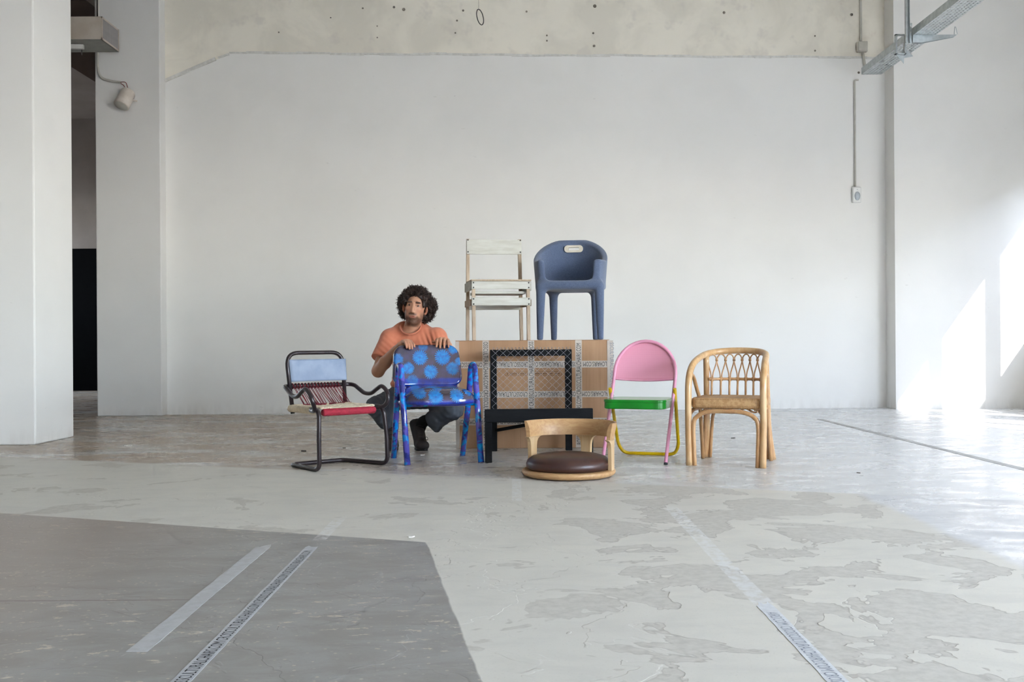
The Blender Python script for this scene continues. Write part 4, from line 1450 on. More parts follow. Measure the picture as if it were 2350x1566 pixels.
# ---- rattan armchair
def rattan_material(name, c1, c2, sc):
    g = G(name)
    v = g.coord()
    n = g.noise(g.scale(v, (1, 1, .25)), sc, 4, 0.6)
    n2 = g.noise(v, 4, 2)
    col = g.mix(g.step(n, 0.35, 0.65), c1, c2)
    col = g.mix(g.mul(g.step(n2, 0.4, 0.65), 0.4), col, C(202, 154, 100))
    return g.done(col, 0.3, 0, None, spec=0.5, coat=0.25)
M_rattan = rattan_material('golden_rattan_pole', C(208, 174, 128), C(190, 148, 100), 30)
M_rattan2 = rattan_material('thin_rattan_cane', C(196, 154, 108), C(174, 128, 84), 40)
def cane_material():
    g = G('woven_cane')
    v = g.coord()
    x, y, z = g.sep(v)
    d = g.voro(g.comb(x, y, z), 95, rnd=0.0)
    n = g.noise(v, 60, 3)
    col = g.mix(g.step(n, 0.35, 0.65), C(196, 158, 112), C(176, 136, 90))
    col = g.mix(g.mul(g.step(d, 0.42, 0.28), 0.6), col, C(112, 74, 40))
    return g.done(col, 0.5, 0, g.bump(d, 0.5, 0.002), spec=0.4)
M_cane = cane_material()
ch8 = thing('rattan_armchair', 'golden rattan armchair with looped cane back', 'chair', (1.425, 6.656, 0), R(-22))
fw, rw, fy, ry_ = .225, .205, -.225, .235
# continuous arm and back hoop, with the front legs
halfh = [(fw + .005, fy - .005, .0), (fw + .01, fy, .25), (fw + .01, fy, .43), (fw + .01, fy + .012, .53), (fw + .008, fy + .055, .600), (.226, fy + .135, .650), (.213, .055, .686), (.190, .175, .706), (.125, .265, .720), (.0, .298, .726)]
hoop = halfh + [(-x, y, z) for (x, y, z) in halfh[::-1][1:]]
obj('hoop_rail', tb(spline(hoop, 7), .0212, seg=16), M_rattan, ch8)
for s in (-1, 1):
    obj('rear_leg', tb(spline([(s * (rw + .02), ry_ + .035, 0), (s * .205, ry_ - .015, .2), (s * .2, ry_ - .045, .42), (s * .196, ry_ - .075, .69)], 6), .0195, seg=14), M_rattan, ch8)
    # companion poles that bend into arches under the seat
    obj('side_arch', tb(spline([(s * (fw + .008), fy + .032, 0), (s * (fw + .012), fy + .036, .28), (s * (fw + .008), fy + .06, .33), (s * (fw - .005), fy + .12, .352), (s * (rw - .0), ry_ - .12, .352), (s * (rw + .0), ry_ - .07, .33), (s * (rw + .004), ry_ - .05, .26), (s * (rw + .022), ry_ + .002, 0)], 6), .0135, seg=10), M_rattan2, ch8)
    obj('arm_brace', tb(spline([(s * (fw + .012), fy + .03, .545), (s * (fw + .012), fy + .07, .572), (s * (fw + .012), fy + .12, .575), (s * (fw + .008), fy + .17, .545), (s * (fw - .0), fy + .225, .47), (s * (fw - .006), fy + .27, .40), (s * (fw - .006), fy + .33, .20), (s * (fw + .0), fy + .40, .0)], 6), .0125, seg=10), M_rattan2, ch8)
    for (lx, ly) in ((s * (fw + .005), fy - .004), (s * (rw + .02), ry_ + .034)):
        b = bmesh.new(); lathe(b, [(0, 0), (.008, 0), (.01, .004), (.01, .006)], 8, Matrix.Translation((lx, ly, 0.0)))
        obj('glide', b, M_bolt, ch8)
fa = [(-fw + .028, fy, 0), (-fw + .022, fy, .25), (-fw + .05, fy, .315), (-fw + .12, fy, .344), (0, fy, .348), (fw - .12, fy, .344), (fw - .05, fy, .315), (fw - .022, fy, .25), (fw - .028, fy, 0)]
obj('front_arch', tb(spline(fa, 6), .0142, seg=10), M_rattan2, ch8)
ra = [(-rw + .012, ry_ + .028, 0), (-rw + .03, ry_ - .0, .2), (-rw + .05, ry_ - .02, .31), (-rw + .12, ry_ - .02, .35), (0, ry_ - .02, .355), (rw - .12, ry_ - .02, .35), (rw - .05, ry_ - .02, .31), (rw - .03, ry_ - .0, .2), (rw - .012, ry_ + .028, 0)]
obj('rear_arch', tb(spline(ra, 6), .0115, seg=10), M_rattan2, ch8)
# woven seat
t = bmesh.new()
pts = stadium(.224, .222, .05, 8)
rings = []
for (sc_, z) in ((.93, .362), (.985, .368), (1.0, .385), (1.0, .408), (.985, .424), (.95, .43), (.6, .426), (.2, .42)):
    rings.append([t.verts.new((p[0] * sc_, p[1] * sc_ - .003, z)) for p in pts])
for i in range(len(rings) - 1):
    for k in range(len(pts)):
        k2 = (k + 1) % len(pts)
        f = t.faces.new((rings[i][k], rings[i][k2], rings[i + 1][k2], rings[i + 1][k])); f.smooth = True
t.faces.new(rings[-1]); t.faces.new(list(reversed(rings[0])))
bmesh.ops.recalc_face_normals(t, faces=list(t.faces))
obj('woven_seat', t, M_cane, ch8)
b = bmesh.new()
for s in (-1, 1):
    tube(b, [(x, -.16 + .015 * math.sin(x * 55 * s), .352 + .012 * math.cos(x * 55 * s)) for x in np.linspace(-.16, .19, 30)], .005, seg=6)
    tube(b, [(.185 + .008 * math.cos(y * 50), y, .37 + .014 * math.sin(y * 55 * s)) for y in np.linspace(-.2, .12, 24)], .005, seg=6)
obj('binding', b, M_rattan2, ch8)
stuff(ch8.children[-1])
# back: rail, stakes and loops
def back_arc(x, dz=0):       # y of the back surface at x
    return .262 - 2.4 * x * x
obj('back_crossbar', tb([(x, back_arc(x) - .018, .535) for x in np.linspace(-.185, .185, 15)], .0095, seg=10), M_rattan2, ch8)
nl = 7
for i in range(nl):
    xc = -.162 + .324 * i / (nl - 1)
    y_ = back_arc(xc)
    obj('stake', tb([(xc + .003, min(y_ - .05, .205), .42), (xc, y_ - .022, .545)], .0072, seg=8), M_rattan2, ch8)
    wl = .0265
    lp_ = [(xc - .004, 0, .52), (xc - .006, 0, .57), (xc - wl * .8, 0, .63), (xc - wl, 0, .665), (xc - wl * .6, 0, .692), (xc, 0, .701), (xc + wl * .6, 0, .692), (xc + wl, 0, .665), (xc + wl * .8, 0, .63), (xc + .006, 0, .57), (xc + .004, 0, .52)]
    lp_ = [(x, back_arc(x) - .018 + .12 * (z - .53), z) for (x, _, z) in lp_]
    obj('loop', tb(spline(lp_, 5), .0047, seg=7), M_rattan2, ch8)
    if i < nl - 1:
        xm = xc + .324 / (nl - 1) / 2
        b = bmesh.new(); tube(b, [(xm, back_arc(xm) - .004, .655), (xm, back_arc(xm) - .002, .672)], .0095, seg=8); obj('lashing', b, M_rattan2, ch8)
    b = bmesh.new(); tube(b, [(xc, y_ - .018, .522), (xc, y_ - .017, .548)], .0125, seg=8); obj('lashing', b, M_rattan2, ch8)
# ================================================================== cardboard box with printed tape
def card_material():
    g = G('corrugated_cardboard')
    v = g.coord()
    x, y, z = g.sep(v)
    fl = g.m_('SINE', g.mul(x, 2 * PI / 0.0085))
    n = g.noise(g.scale(v, (1, 1, .3)), 7, 3)
    col = g.mix(g.step(n, 0.3, 0.7), C(182, 146, 114), C(170, 133, 101))
    col = g.mix(g.mul(g.step(g.noise(g.scale(v, (14, 1, .2)), 9, 2), 0.55, 0.75), 0.35), col, C(150, 114, 84))
    return g.done(col, 0.8, 0, g.bump(fl, 0.12, 0.001), spec=0.2)
M_card = card_material()
M_boxtape = simple('clear_grey_packing_tape', C(200, 190, 178), C(186, 176, 166), 0.32, ns=14)
BX0, BX1, BY0, BY1 = -.421, .725, 7.635, 8.235
bo = thing('cardboard_box', 'large upright cardboard box wrapped in printed tape, carrying two chairs', 'box', ((BX0 + BX1) / 2, (BY0 + BY1) / 2, 0))
bw, bd = (BX1 - BX0) / 2, (BY1 - BY0) / 2
obj('carton', bx((-bw, -bd, 0.0), (bw, bd, .803), .004), M_card, bo)
b = bmesh.new()
box(b, (-bw - .004, -bd - .002, .8032), (bw + .002, -.004, .8055)); box(b, (-bw + .001, .004, .8032), (bw, bd, .8055))
obj('lid_flap', b, M_card, bo)
def box_x(px): return (px - 1175 + .0) * 7.635 / 2350 - bo.location.x
def vtape(px0, px1, up, phase, z0=.003, z1=.803, clip=None):
    x0, x1 = box_x(px0), box_x(px1)
    t = obj('tape', bx((x0, -bd - .0016, z0), (x1, -bd - .0002, z1)), M_boxtape, bo)
    h = .034
    # lettering: the part of the repeating words that fits between z0 and z1
    n0 = 3
    full = WORD * n0
    per = PERIOD
    cw = per / len(WORD)
    start = phase            # z of the start of one word
    if up:
        ks = math.ceil((z0 + .01 - start) / cw); ke = math.floor((z1 - .006 - start) / cw)
        s_ = ''.join(WORD[k % len(WORD)] for k in range(ks, ke)); zst = start + ks * cw
    else:
        ks = math.ceil((start - z1 + .006) / cw); ke = math.floor((start - z0 - .01) / cw)
        s_ = ''.join(WORD[k % len(WORD)] for k in range(ks, ke)); zst = start - ks * cw
    s2 = s_.rstrip()
    lead = len(s2) - len(s2.lstrip()); s2 = s2.lstrip()
    me = text_mesh('lettering', s2, h, cw * len(s2) - .004, bold=0.0)
    zst += (lead * cw if up else -lead * cw)
    ang = PI / 2 if up else -PI / 2
    xb = (x0 + x1) / 2 + (h / 2 if up else -h / 2)
    me.transform(Matrix.Translation((xb, -bd - .0019, zst)) @ Matrix.Rotation(PI / 2, 4, 'X') @ Matrix.Rotation(ang, 4, 'Z'))
    obj('lettering', me, M_ink, t)
def htape(z0, z1, xr_start, x0=None, x1=None):
    """words upside down, running from right to left"""
    x0 = -bw + .002 if x0 is None else x0
    x1 = bw - .002 if x1 is None else x1
    t = obj('tape', bx((x0, -bd - .0012, z0), (x1, -bd - .0001, z1)), M_boxtape, bo)
    cw = PERIOD / len(WORD)
    ks = math.ceil((xr_start - x1 + .004) / cw); ke = math.floor((xr_start - x0 - .004) / cw)
    s_ = ''.join(WORD[k % len(WORD)] for k in range(ks, ke))
    lead = len(s_) - len(s_.lstrip())
    s2 = s_.strip()
    h = .034
    me = text_mesh('lettering', s2, h, cw * len(s2) - .004, bold=0.0)
    me.transform(Matrix.Translation((xr_start - (ks + lead) * cw, -bd - .00145, (z0 + z1) / 2 + h / 2)) @ Matrix.Rotation(PI / 2, 4, 'X') @ Matrix.Rotation(PI, 4, 'Z'))
    obj('lettering', me, M_ink, t)
def box_z(py): return .8 - (py - 783) * 7.635 / 2350
htape(box_z(845), box_z(829.5), box_x(1331.6))
htape(box_z(913), box_z(898.5), box_x(1329))
htape(box_z(976), box_z(960.5), box_x(1315.6))
vtape(1107, 1122, False, .8285)
vtape(1211, 1226, True, .7135)
vtape(1320, 1335, True, box_z(1027))
# narrow tapes folded round both upright edges; the right one stands proud of the corner
t = obj('edge_tape', bx((-bw - .0012, -bd - .0030, .002), (-bw + .026, -bd - .0001, .800)), M_boxtape, bo)
b = bmesh.new()
prism(b, [(bw - .016, .25), (bw + .030, .262), (bw + .027, .40), (bw + .031, .56), (bw + .028, .80), (bw - .016, .80)], bd + .0022, bd + .0030, Matrix.Rotation(PI / 2, 4, 'X'))
t = obj('edge_tape', b, M_boxtape, bo)
me = text_mesh('lettering', 'SSCULTURALCHAIRS.COM CROSSC', .03, .50, bold=0.0)
me.transform(Matrix.Translation((bw + .004, -bd - .0033, .785)) @ Matrix.Rotation(PI / 2, 4, 'X') @ Matrix.Rotation(-PI / 2, 4, 'Z'))
obj('lettering', me, M_ink_faded, t)
# small printed line in a rounded frame, upside down and too small to read
b = bmesh.new()
sx0, sx1, sz0, sz1 = box_x(1158), box_x(1289), box_z(863), box_z(854)
cx_, cz_ = (sx0 + sx1) / 2, (sz0 + sz1) / 2
o1 = stadium((sx1 - sx0) / 2, (sz1 - sz0) / 2, .008, 4); i1 = stadium((sx1 - sx0) / 2 - .0022, (sz1 - sz0) / 2 - .0022, .006, 4)
vo = [b.verts.new((p[0] + cx_, -bd - .0003, p[1] + cz_)) for p in o1]; vi = [b.verts.new((p[0] + cx_, -bd - .0003, p[1] + cz_)) for p in i1]
for k in range(len(o1)):
    k2 = (k + 1) % len(o1)
    b.faces.new((vo[k], vo[k2], vi[k2], vi[k]))
rr = random.Random(3)
xx = sx0 + .014
while xx < sx1 - .016:
    wv = rr.uniform(.003, .007)
    if rr.random() > .14:
        v4 = [b.verts.new((a, -bd - .0003, c)) for (a, c) in ((xx, cz_ - .005), (xx + wv, cz_ - .005), (xx + wv, cz_ + .005), (xx, cz_ + .005))]
        b.faces.new(v4)
    xx += wv + .0028
M_stamp = simple('brown_stamp_ink', C(92, 66, 48), C(110, 80, 58), 0.8)
obj('printed_stamp', b, M_stamp, bo)
# ================================================================== the person crouching behind the flowered chair
PX, PY = -.72, 7.55
per = thing('person', 'man with dark curly hair in orange t-shirt crouching behind the flowered chair', 'person', (PX, PY, 0))
def L(p): return (p[0] - PX, p[1] - PY, p[2])
HC = Vector(L((-.704, 7.46, 1.052)))
HR = Matrix.Rotation(R(7.5), 4, 'Y') @ Matrix.Rotation(R(3), 4, 'X') @ Matrix.Rotation(R(-3), 4, 'Z')
def hp(x, y, z):
    v = HC + (HR @ Vector((x, y, z)))
    return (v.x, v.y, v.z)
def hell(x, y, z, rx, ry, rz, rot=None):
    M = HR @ rot if rot is not None else HR
    return ell(hp(x, y, z), (rx, ry, rz), M)

# joints (world)
SHL, SHR_ = (-.900, 7.54, .835), (-.545, 7.54, .842)
ELL, ELR = (-.965, 7.365, .590), (-.440, 7.43, .575)
WRL, WRR = (-.815, 7.185, .748), (-.452, 7.262, .772)
HPL, HPR = (-.800, 7.70, .40), (-.655, 7.71, .40)
KNL, KNR = (-.990, 7.42, .330), (-.430, 7.42, .308)
ANL, ANR = (-.890, 7.62, .190), (-.668, 7.605, .200)

vb = Vol(L((-1.12, 6.97, .06)), L((-.32, 7.86, 1.22)), .004)
A = vb.add
# trunk and legs under the clothes
A(ell(L((-.722, 7.57, .70)), (.150, .095, .18)), .02)
A(cone(L(SHL), L(SHR_), .045, .045), .05)
A(ell(L((-.735, 7.68, .46)), (.14, .11, .12)), .05)
for (h_, k_, a_) in ((HPL, KNL, ANL), (HPR, KNR, ANR)):
    A(cone(L(h_), L(k_), .068, .048), .03)
    A(cone(L(k_), L(a_), .046, .033), .02)
# neck and head
A(cone(L((-.745, 7.56, .87)), hp(0, .035, -.075), .064, .057), .03)
A(hell(0, .03, .035, .075, .095, .085), .02)
A(hell(0, -.018, -.028, .0655, .074, .095), .025)
A(hell(0, -.056, -.106, .028, .026, .020), .022)
for s in (-1, 1):
    A(hell(s * .039, -.006, -.068, .021, .044, .036), .025)
    A(hell(s * .040, -.062, -.014, .020, .018, .014), .02)
    A(hell(s * .028, -.081, .035, .026, .013, .008), .012)
    A(hell(s * .083, .016, -.014, .008, .021, .032, Matrix.Rotation(R(s * 25), 4, 'Z')), .006)
    A(hell(s * .076, .012, -.042, .007, .010, .012), .006)
vb.cut(hell(.031, -.099, .016, .018, .016, .010), .010)
vb.cut(hell(-.031, -.099, .016, .018, .016, .010), .010)
A(cone(hp(0, -.086, .026), hp(0, -.109, -.031), .0072, .0105), .010)
for s in (-1, 1):
    A(hell(s * .0115, -.100, -.036, .009, .010, .0075), .006)
    A(cone(hp(s * .016, -.0832, .0190), hp(s * .047, -.0742, .0170), .0052, .0048), .004)
    A(cone(hp(s * .018, -.0820, .0072), hp(s * .044, -.0740, .0078), .0040, .0036), .004)
A(hell(0, -.080, -.067, .030, .012, .020), .014)
A(hell(0, -.0885, -.0630, .0235, .006, .0042), .005)
A(hell(0, -.0875, -.0730, .0200, .006, .0050), .005)
vb.cut(hell(0, -.096, -.0680, .025, .008, .0014), .003)
# arms
for (s_, e_, w_) in ((SHL, ELL, WRL), (SHR_, ELR, WRR)):
    A(cone(L(s_), L(e_), .052, .043), .03)
    A(cone(L(e_), L(tuple(e_[i] * .6 + w_[i] * .4 for i in range(3))), .043, .043), .02)
    A(cone(L(tuple(e_[i] * .6 + w_[i] * .4 for i in range(3))), L(w_), .043, .0275), .02)
# hands: palm rays to the knuckles, three bones to each finger, thumb behind the chair back
def hand(wrist, mcps, tips, thumb, top, front):
    for i, (m, t) in enumerate(zip(mcps, tips)):
        rr_ = (.0092, .0098, .0094, .0082)[i]
        w2 = tuple(wrist[k] * .75 + m[k] * .25 for k in range(3))
        A(cone(L(w2), L(m), .017, .0125), .014)
        p1 = (m[0] * .45 + t[0] * .55, front + .012, top + .022 - .003 * i)
        p2 = (m[0] * .15 + t[0] * .85, front - .008, (top + .012 + t[2]) / 2 + .004)
        A(cone(L(m), L(p1), rr_ + .0018, rr_), .006)
        A(cone(L(p1), L(p2), rr_, rr_ - .0006), .003)
        A(cone(L(p2), L(t), rr_ - .0006, rr_ - .0022), .003)
    c_ = tuple(sum(m[k] for m in mcps) / 4 * .55 + wrist[k] * .45 for k in range(3))
    A(ell(L(c_), (.032, .034, .015)), .015)
    for a_, b_, r0, r1 in zip(thumb[:-1], thumb[1:], (.015, .0115, .0105), (.0115, .0105, .0085)):
        A(cone(L(a_), L(b_), r0, r1), .006)
hand(WRL, [(-.758, 7.108, .800), (-.741, 7.098, .806), (-.721, 7.092, .806), (-.701, 7.094, .800)],
     [(-.722, 7.020, .757), (-.703, 7.020, .752), (-.685, 7.024, .752), (-.668, 7.030, .762)],
     [(-.790, 7.165, .770), (-.745, 7.165, .782), (-.715, 7.160, .788), (-.690, 7.158, .787)], .775, 7.048)
hand(WRR, [(-.524, 7.182, .812), (-.500, 7.186, .819), (-.475, 7.193, .818), (-.451, 7.200, .809)],
     [(-.523, 7.085, .764), (-.499, 7.090, .757), (-.470, 7.098, .757), (-.440, 7.108, .760)],
     [(-.480, 7.245, .785), (-.515, 7.225, .790), (-.540, 7.205, .796), (-.556, 7.190, .798)], .775, 7.118)
me, V_ = vb.mesh('body')
co = smooth_mesh(me, 2, .4)
# colour of the skin itself: stubble, lips, brows, warmer cheeks and knuckles; plus shading round the eyes
HI = HR.to_3x3().inverted()
Hn = np.array(HI)
loc = (co - np.array(HC)) @ Hn.T
hx, hy, hz = loc[:, 0], loc[:, 1], loc[:, 2]
skin = np.array(C(192, 142, 113)[:3])
cols = np.tile(skin, (len(co), 1))
def mixc(mask, c):
    global cols
    m = np.clip(mask, 0, 1)[:, None]
    cols = cols * (1 - m) + m * np.array(C(*c)[:3])
head = (np.abs(hx) < .1) & (hz > -.15) & (hy < .12)
def ss(v, a, b):
    t = np.clip((v - a) / (b - a), 0, 1)
    return t * t * (3 - 2 * t)
mixc(head * ss(hy, .02, -.06) * np.exp(-((np.abs(hx) - .04) / .02) ** 2 - ((hz + .02) / .025) ** 2) * .4, (190, 116, 92))
jaw = head * ss(hz, -.052, -.085) * ss(hy, .045, .0) * ss(hz, -.155, -.135)
side = head * ss(np.abs(hx), .044, .058) * ss(hz, -.02, -.06) * ss(hy, .05, .01)
mus = head * np.exp(-((hz + .0505) / .0085) ** 2) * ss(np.abs(hx), .034, .024) * ss(hy, -.06, -.075)
gn = RNG.random(len(co)) * .25 + .75
mixc(np.maximum(np.maximum(jaw * .9, side * .75), mus) * gn, (58, 40, 33))
lip = head * ss(np.abs(hx), .0245, .018) * np.exp(-((hz + .068) / .0085) ** 4) * ss(hy, -.075, -.085)
mixc(lip * .7, (160, 90, 78))
brow = head * np.exp(-((hz - .0365 + .12 * (np.abs(hx) - .03) ** 2 * 10) / .0058) ** 2) * ss(np.abs(hx), .010, .016) * ss(np.abs(hx), .056, .046) * ss(hy, -.05, -.07)
mixc(brow * 1.2, (50, 35, 28))
under = head * np.exp(-((np.abs(hx) - .03) / .014) ** 2 - ((hz - .014) / .014) ** 2) * ss(hy, -.05, -.065)  # eye-socket shading painted over skin that is slightly darker there
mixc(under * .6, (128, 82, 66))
mixc(head * ss(np.abs(hx), .074, .08) * .4, (214, 130, 110))
wz = co[:, 2]
mixc(((co[:, 1] + PY) < 7.13) * .25, (214, 140, 116))
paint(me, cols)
g = G('skin')
v = g.coord()
cs = g.mix(g.mul(g.step(g.noise(v, 90, 3), 0.45, 0.7), 0.12), g.attr(), C(170, 112, 88))
M_skin = g.done(cs, 0.48, 0, g.bump(g.noise(v, 240, 2), 0.12, 0.001), spec=0.35, sss=0.05)
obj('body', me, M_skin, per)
# eyes
M_eye = simple('eye_white', C(158, 144, 134), C(148, 132, 122), 0.35)
M_iris = simple('brown_iris', C(52, 36, 26), C(40, 28, 22), 0.2)
for s in (-1, 1):
    Me = Matrix.Translation(HC) @ HR @ Matrix.Translation((s * .031, -.0708, .0138))
    b = bmesh.new()
    lathe(b, [(.0118 * math.sin(PI * k / 10), -.0118 * math.cos(PI * k / 10)) for k in range(11)], 14, Me @ Matrix.Diagonal((1.3, 1, 1, 1)) @ Matrix.Rotation(PI / 2, 4, 'X'))
    e = obj('eye', b, M_eye, per)
    b = bmesh.new()
    lathe(b, [(0, .0008), (.0050, .0004), (.0074, -.0018)], 14, Me @ Matrix.Rotation(R(-s * 3), 4, 'Z') @ Matrix.Translation((0, -.0118, 0)) @ Matrix.Rotation(PI / 2, 4, 'X'))
    obj('iris', b, M_iris, e)
# hair: a thick cap and several hundred separate curls
vh = Vol(tuple(HC + Vector((-.19, -.16, -.16))), tuple(HC + Vector((.19, .20, .19))), .005)
vh.add(hell(0, .035, .040, .112, .116, .104))
vh.add(hell(-.094, .062, .012, .042, .062, .058), .03)
vh.add(hell(.097, .062, .012, .044, .062, .062), .03)
vh.add(hell(.080, .075, -.062, .036, .05, .040), .03)
vh.add(hell(-.078, .075, -.055, .032, .05, .036), .03)
vh.cut(hell(0, -.115, -.034, .083, .118, .142), .010)
vh.cut(hell(0, -.10, -.12, .11, .13, .11), .02)
vh.cut(hell(0, -.105, .045, .066, .080, .052), .012)
vh.cut(hell(-.085, -.015, -.03, .03, .05, .045), .01)
vh.cut(hell(.085, -.015, -.03, .03, .05, .045), .01)
X, Y, Z = vh.every()
vh.F = (vh.F + .006 * np.sin(X * 190 + 3 * np.sin(Z * 90)) * np.sin(Y * 210) * np.sin(Z * 200 + 2 * np.sin(X * 110)) + .009 * np.sin(X * 75 + 1.0) * np.sin(Y * 70) * np.sin(Z * 82 + 2 * X * 40)).astype('f')
me, Vh = vh.mesh('hair'); smooth_mesh(me, 1)
g = G('dark_curly_hair')
v = g.coord()
M_hair = g.done(g.mix(g.step(g.noise(v, 60, 3), 0.35, 0.7), C(30, 21, 18), C(62, 42, 32)), 0.5, 0, g.bump(g.noise(v, 220, 3), 0.6, 0.004), spec=0.35)
hair = obj('hair', me, M_hair, per)
b = bmesh.new()
rr = random.Random(11)
nv = len(Vh)
nrm_ = np.empty(nv * 3); me.vertices.foreach_get('normal', nrm_); nrm_ = nrm_.reshape(-1, 3)
made = 0
while made < 1000:
    k = rr.randrange(nv)
    p = Vector(Vh[k]); n_ = Vector(nrm_[k])
    lo = Vector(Hn @ np.array(p - HC))
    if (lo.y < -.03 and abs(lo.x) < .068 and lo.z < .085) or (lo.y < .01 and abs(lo.x) < .11 and lo.z < .03):
        continue
    d_ = (n_ + Vector((rr.uniform(-.8, .8), rr.uniform(-.8, .8), rr.uniform(-1.1, .5)))).normalized()
    if lo.y < -.02:
        d_ = (d_ + n_ * 1.2 + Vector((0, 0, .7))).normalized()
    a1 = d_.cross(Vector((rr.random(), rr.random(), rr.random()))).normalized()
    a2 = d_.cross(a1)
    rad = rr.uniform(.005, .0105)
    ln = rr.uniform(.014, .034)
    turns = rr.uniform(1.0, 2.2)
    N_ = int(turns * 9)
    pts = []
    for q_ in range(N_ + 1):
        t_ = q_ / N_
        aa = 2 * PI * turns * t_
        pts.append(p + d_ * (ln * t_ - .006) + (a1 * math.cos(aa) + a2 * math.sin(aa)) * rad * (1 - .35 * t_))
    tube(b, pts, [.0027 - .0014 * (q_ / N_) for q_ in range(N_ + 1)], seg=4, cap=False)
    made += 1
stuff(obj('hair_curls', b, M_hair, hair))

# t-shirt
vt = Vol(L((-1.08, 7.33, .36)), L((-.38, 7.86, .99)), .0045)
vt.add(ell(L((-.722, 7.57, .70)), (.178, .118, .20)), .02)
vt.add(cone(L((-.895, 7.545, .828)), L((-.552, 7.545, .836)), .066, .066), .05)
vt.add(cone(L((-.835, 7.57, .875)), L((-.655, 7.57, .88)), .052, .052), .04)
vt.add(cone(L((-.80, 7.58, .91)), L((-.69, 7.58, .91)), .038, .038), .05)
vt.add(ell(L((-.738, 7.67, .48)), (.172, .138, .14)), .06)
vt.add(cone(L((-.895, 7.535, .815)), L((-.966, 7.415, .650)), .076, .070), .03)
vt.add(cone(L((-.552, 7.535, .82)), L((-.468, 7.46, .660)), .074, .068), .03)
def halfspace(pt, nrm__, lo, hi):
    n0 = Vector(nrm__).normalized()
    pt = L(pt)
    def fn(X, Y, Z):
        return -((X - pt[0]) * n0.x + (Y - pt[1]) * n0.y + (Z - pt[2]) * n0.z)
    return fn, np.array(L(lo), 'f'), np.array(L(hi), 'f')
vt.cut(halfspace((-.958, 7.43, .672), (-.35, -.5, -.85), (-1.08, 7.33, .5), (-.875, 7.52, .70)), .004)
vt.cut(halfspace((-.474, 7.465, .675), (.4, -.35, -.85), (-.555, 7.36, .5), (-.38, 7.54, .70)), .004)
vt.cut(cone(L((-.745, 7.50, .925)), L((-.725, 7.46, 1.06)), .073, .10), .006)
vt.cut(ell(L((-.735, 7.44, .895)), (.058, .06, .046)), .015)
X, Y, Z = vt.every()
xw, zw = X + PX, Z
fold = .0042 * np.sin((xw + .35 * (zw - .8)) * 170) * np.exp(-((xw + .60) / .075) ** 2 - ((zw - .80) / .07) ** 2)
fold += .0040 * np.sin((xw * .8 + zw) * 150) * np.exp(-((xw + .90) / .06) ** 2 - ((zw - .74) / .08) ** 2)
fold += .0035 * np.sin((xw - .9 * zw) * 120) * np.exp(-((xw + .76) / .12) ** 2 - ((zw - .66) / .12) ** 2)
fold += .0050 * np.sin((zw + .3 * xw) * 110) * np.exp(-((zw - .52) / .10) ** 2)
fold += .0030 * np.sin((xw * 1.0 - zw * .7) * 140) * np.exp(-((xw + .50) / .05) ** 2 - ((zw - .73) / .08) ** 2)
vt.F = (vt.F + fold).astype('f')
me, _ = vt.mesh('t_shirt'); smooth_mesh(me, 2, .4)
M_shirt = simple('orange_cotton', C(206, 124, 92), C(192, 110, 80), 0.9, ns=9, bump=0.12, bs=160, sheen=0.2)
sh_o = obj('t_shirt', me, M_shirt, per)
ring = []
for k in range(30):
    a = 2 * PI * k / 30
    ring.append(L((-.745 + .077 * math.cos(a), 7.515 + .078 * math.sin(a), .915 + (.062 if math.sin(a) < 0 else .03) * math.sin(a))))
obj('collar', tb(ring, .0075, seg=8, closed=True, flat=.7), M_shirt, sh_o)

# trousers
vp = Vol(L((-1.10, 7.28, .08)), L((-.33, 7.88, .56)), .005)
vp.add(ell(L((-.735, 7.70, .41)), (.165, .125, .115)), .03)
vp.add(cone(L(HPL), L(KNL), .098, .070), .05)
vp.add(cone(L(HPR), L(KNR), .098, .072), .05)
vp.add(cone(L(KNL), L((-.930, 7.545, .225)), .068, .074), .03)
vp.add(cone(L(KNR), L((-.575, 7.525, .225)), .070, .074), .03)
vp.add(cone(L((-.54, 7.48, .21)), L((-.553, 7.492, .155)), .04, .022), .03)
vp.cut(halfspace((-.596, 7.545, .21), (-.8, .45, -.35), (-.72, 7.46, .05), (-.53, 7.66, .285)), .004)
vp.cut(halfspace((-.912, 7.575, .20), (.30, .55, -.75), (-1.0, 7.5, .05), (-.82, 7.68, .25)), .004)
vp.cut(ell(L((-.738, 7.66, .545)), (.2, .2, .03)), .0)
X, Y, Z = vp.every()
vp.F = (vp.F + .0025 * np.sin(X * 70 + Z * 100) * np.sin(Y * 60) + .0015 * np.sin((X + Y) * 130)).astype('f')
me, _ = vp.mesh('trousers'); smooth_mesh(me, 3, .5)
M_pants = simple('grey_blue_twill', C(84, 88, 95), C(66, 71, 79), 0.85, ns=8, bump=0.15, bs=180)
obj('trousers', me, M_pants, per)

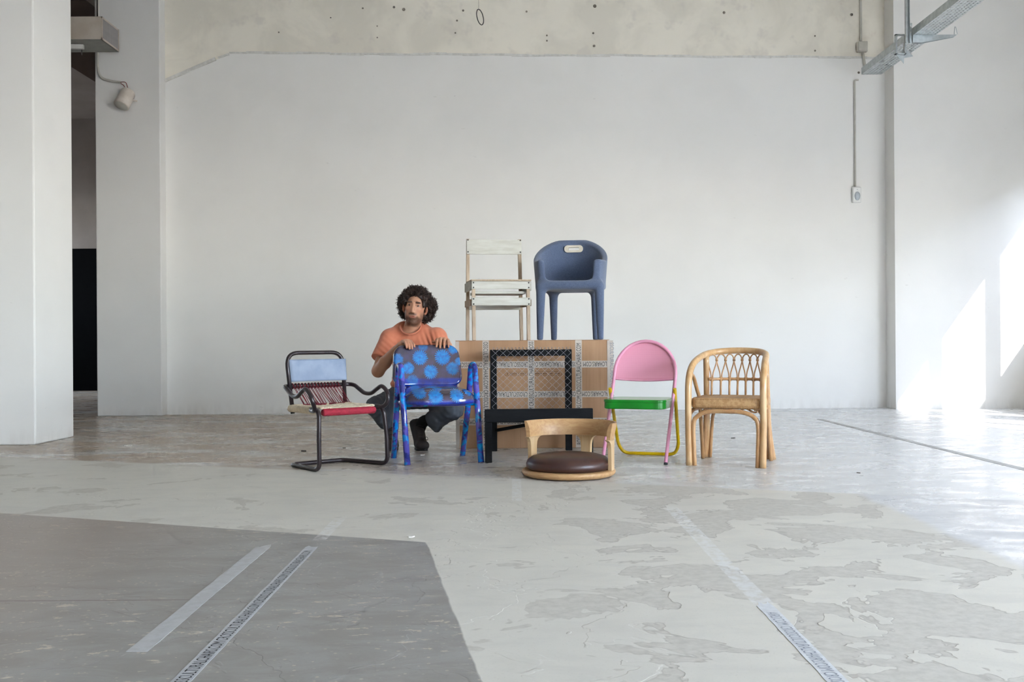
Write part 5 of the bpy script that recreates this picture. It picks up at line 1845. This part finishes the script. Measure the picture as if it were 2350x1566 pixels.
# socks and shoes
M_sock = simple('black_sock', C(14, 14, 16), C(20, 20, 22), 0.95)
M_shoe = simple('dark_brown_suede', C(62, 54, 50), C(48, 42, 40), 0.8, ns=14, bump=0.1)
M_sole = simple('black_rubber_sole', C(26, 24, 24), C(34, 32, 32), 0.7)
M_lace = simple('dark_lace', C(24, 22, 22), C(34, 32, 32), 0.8)
def foot(an, heel, ball, toe, leg_to, tilt):
    b = bmesh.new()
    tube(b, spline([L(leg_to), L(an), L(tuple(heel[i] * .4 + ball[i] * .6 for i in range(3)))], 6), .043, seg=14)
    obj('sock', b, M_sock, per)
    lo = tuple(min(heel[i], ball[i], toe[i]) - .08 for i in range(3)); hi = tuple(max(heel[i], ball[i], toe[i]) + .09 for i in range(3))
    v = Vol(L(lo), L(hi), .004)
    v.add(cone(L(heel), L(ball), .034, .044), .02)
    v.add(cone(L((heel[0] + (an[0] - heel[0]) * .5, heel[1] - .03, heel[2] + .005)), L((ball[0] + tilt, ball[1] - .02, ball[2] + .05)), .038, .036), .03)
    v.add(cone(L(ball), L(toe), .043, .034), .02)
    v.add(cone(L((toe[0] - .015, toe[1], toe[2])), L((toe[0] + .018, toe[1], toe[2])), .033, .033), .02)
    v.cut(halfspace((0, 0, .006), (0, 0, -1), (lo[0], lo[1], lo[2]), (hi[0], hi[1], .03)), .0)
    me, _ = v.mesh('shoe'); smooth_mesh(me, 2, .4)
    sh = obj('shoe', me, M_shoe, per)
    # sole
    b = bmesh.new()
    out = []
    prism(b, [L((toe[0] - .042, toe[1] - .03, 0))[:2], L((toe[0] - .02, toe[1] - .045, 0))[:2], L((toe[0] + .02, toe[1] - .045, 0))[:2], L((toe[0] + .042, toe[1] - .025, 0))[:2], L((ball[0] + .045, ball[1] + .01, 0))[:2], L((ball[0] + .03, ball[1] + .035, 0))[:2], L((ball[0] - .03, ball[1] + .035, 0))[:2], L((ball[0] - .046, ball[1] + .01, 0))[:2]], .0005, .014)
    obj('sole', b, M_sole, sh)
    # laces up the instep, and a loop
    b = bmesh.new()
    for k in range(4):
        f = .25 + .17 * k
        c_ = [toe[i] + ((heel[0] + (an[0] - heel[0]) * .7, an[1] - .045, an[2] + .0)[i] - toe[i]) * f for i in range(3)]
        yy = c_[1] - .040 + .012 * k
        tube(b, spline([L((c_[0] - .022, yy + .012, c_[2] + .014)), L((c_[0], yy, c_[2] + .020)), L((c_[0] + .024, yy + .012, c_[2] + .012))], 4), .0032, seg=6)
    tube(b, spline([L((toe[0] + .01, toe[1] - .03, toe[2] + .055)), L((toe[0] + .035, toe[1] - .03, toe[2] + .065)), L((toe[0] + .042, toe[1] - .03, toe[2] + .045)), L((toe[0] + .015, toe[1] - .03, toe[2] + .048))], 5), .0025, seg=6)
    obj('laces', b, M_lace, sh)
foot(ANR, (-.738, 7.665, .185), (-.682, 7.575, .045), (-.663, 7.52, .036), (-.600, 7.545, .225), .005)
foot(ANL, (-.905, 7.685, .180), (-.893, 7.59, .045), (-.888, 7.535, .036), (-.918, 7.56, .225), .0)
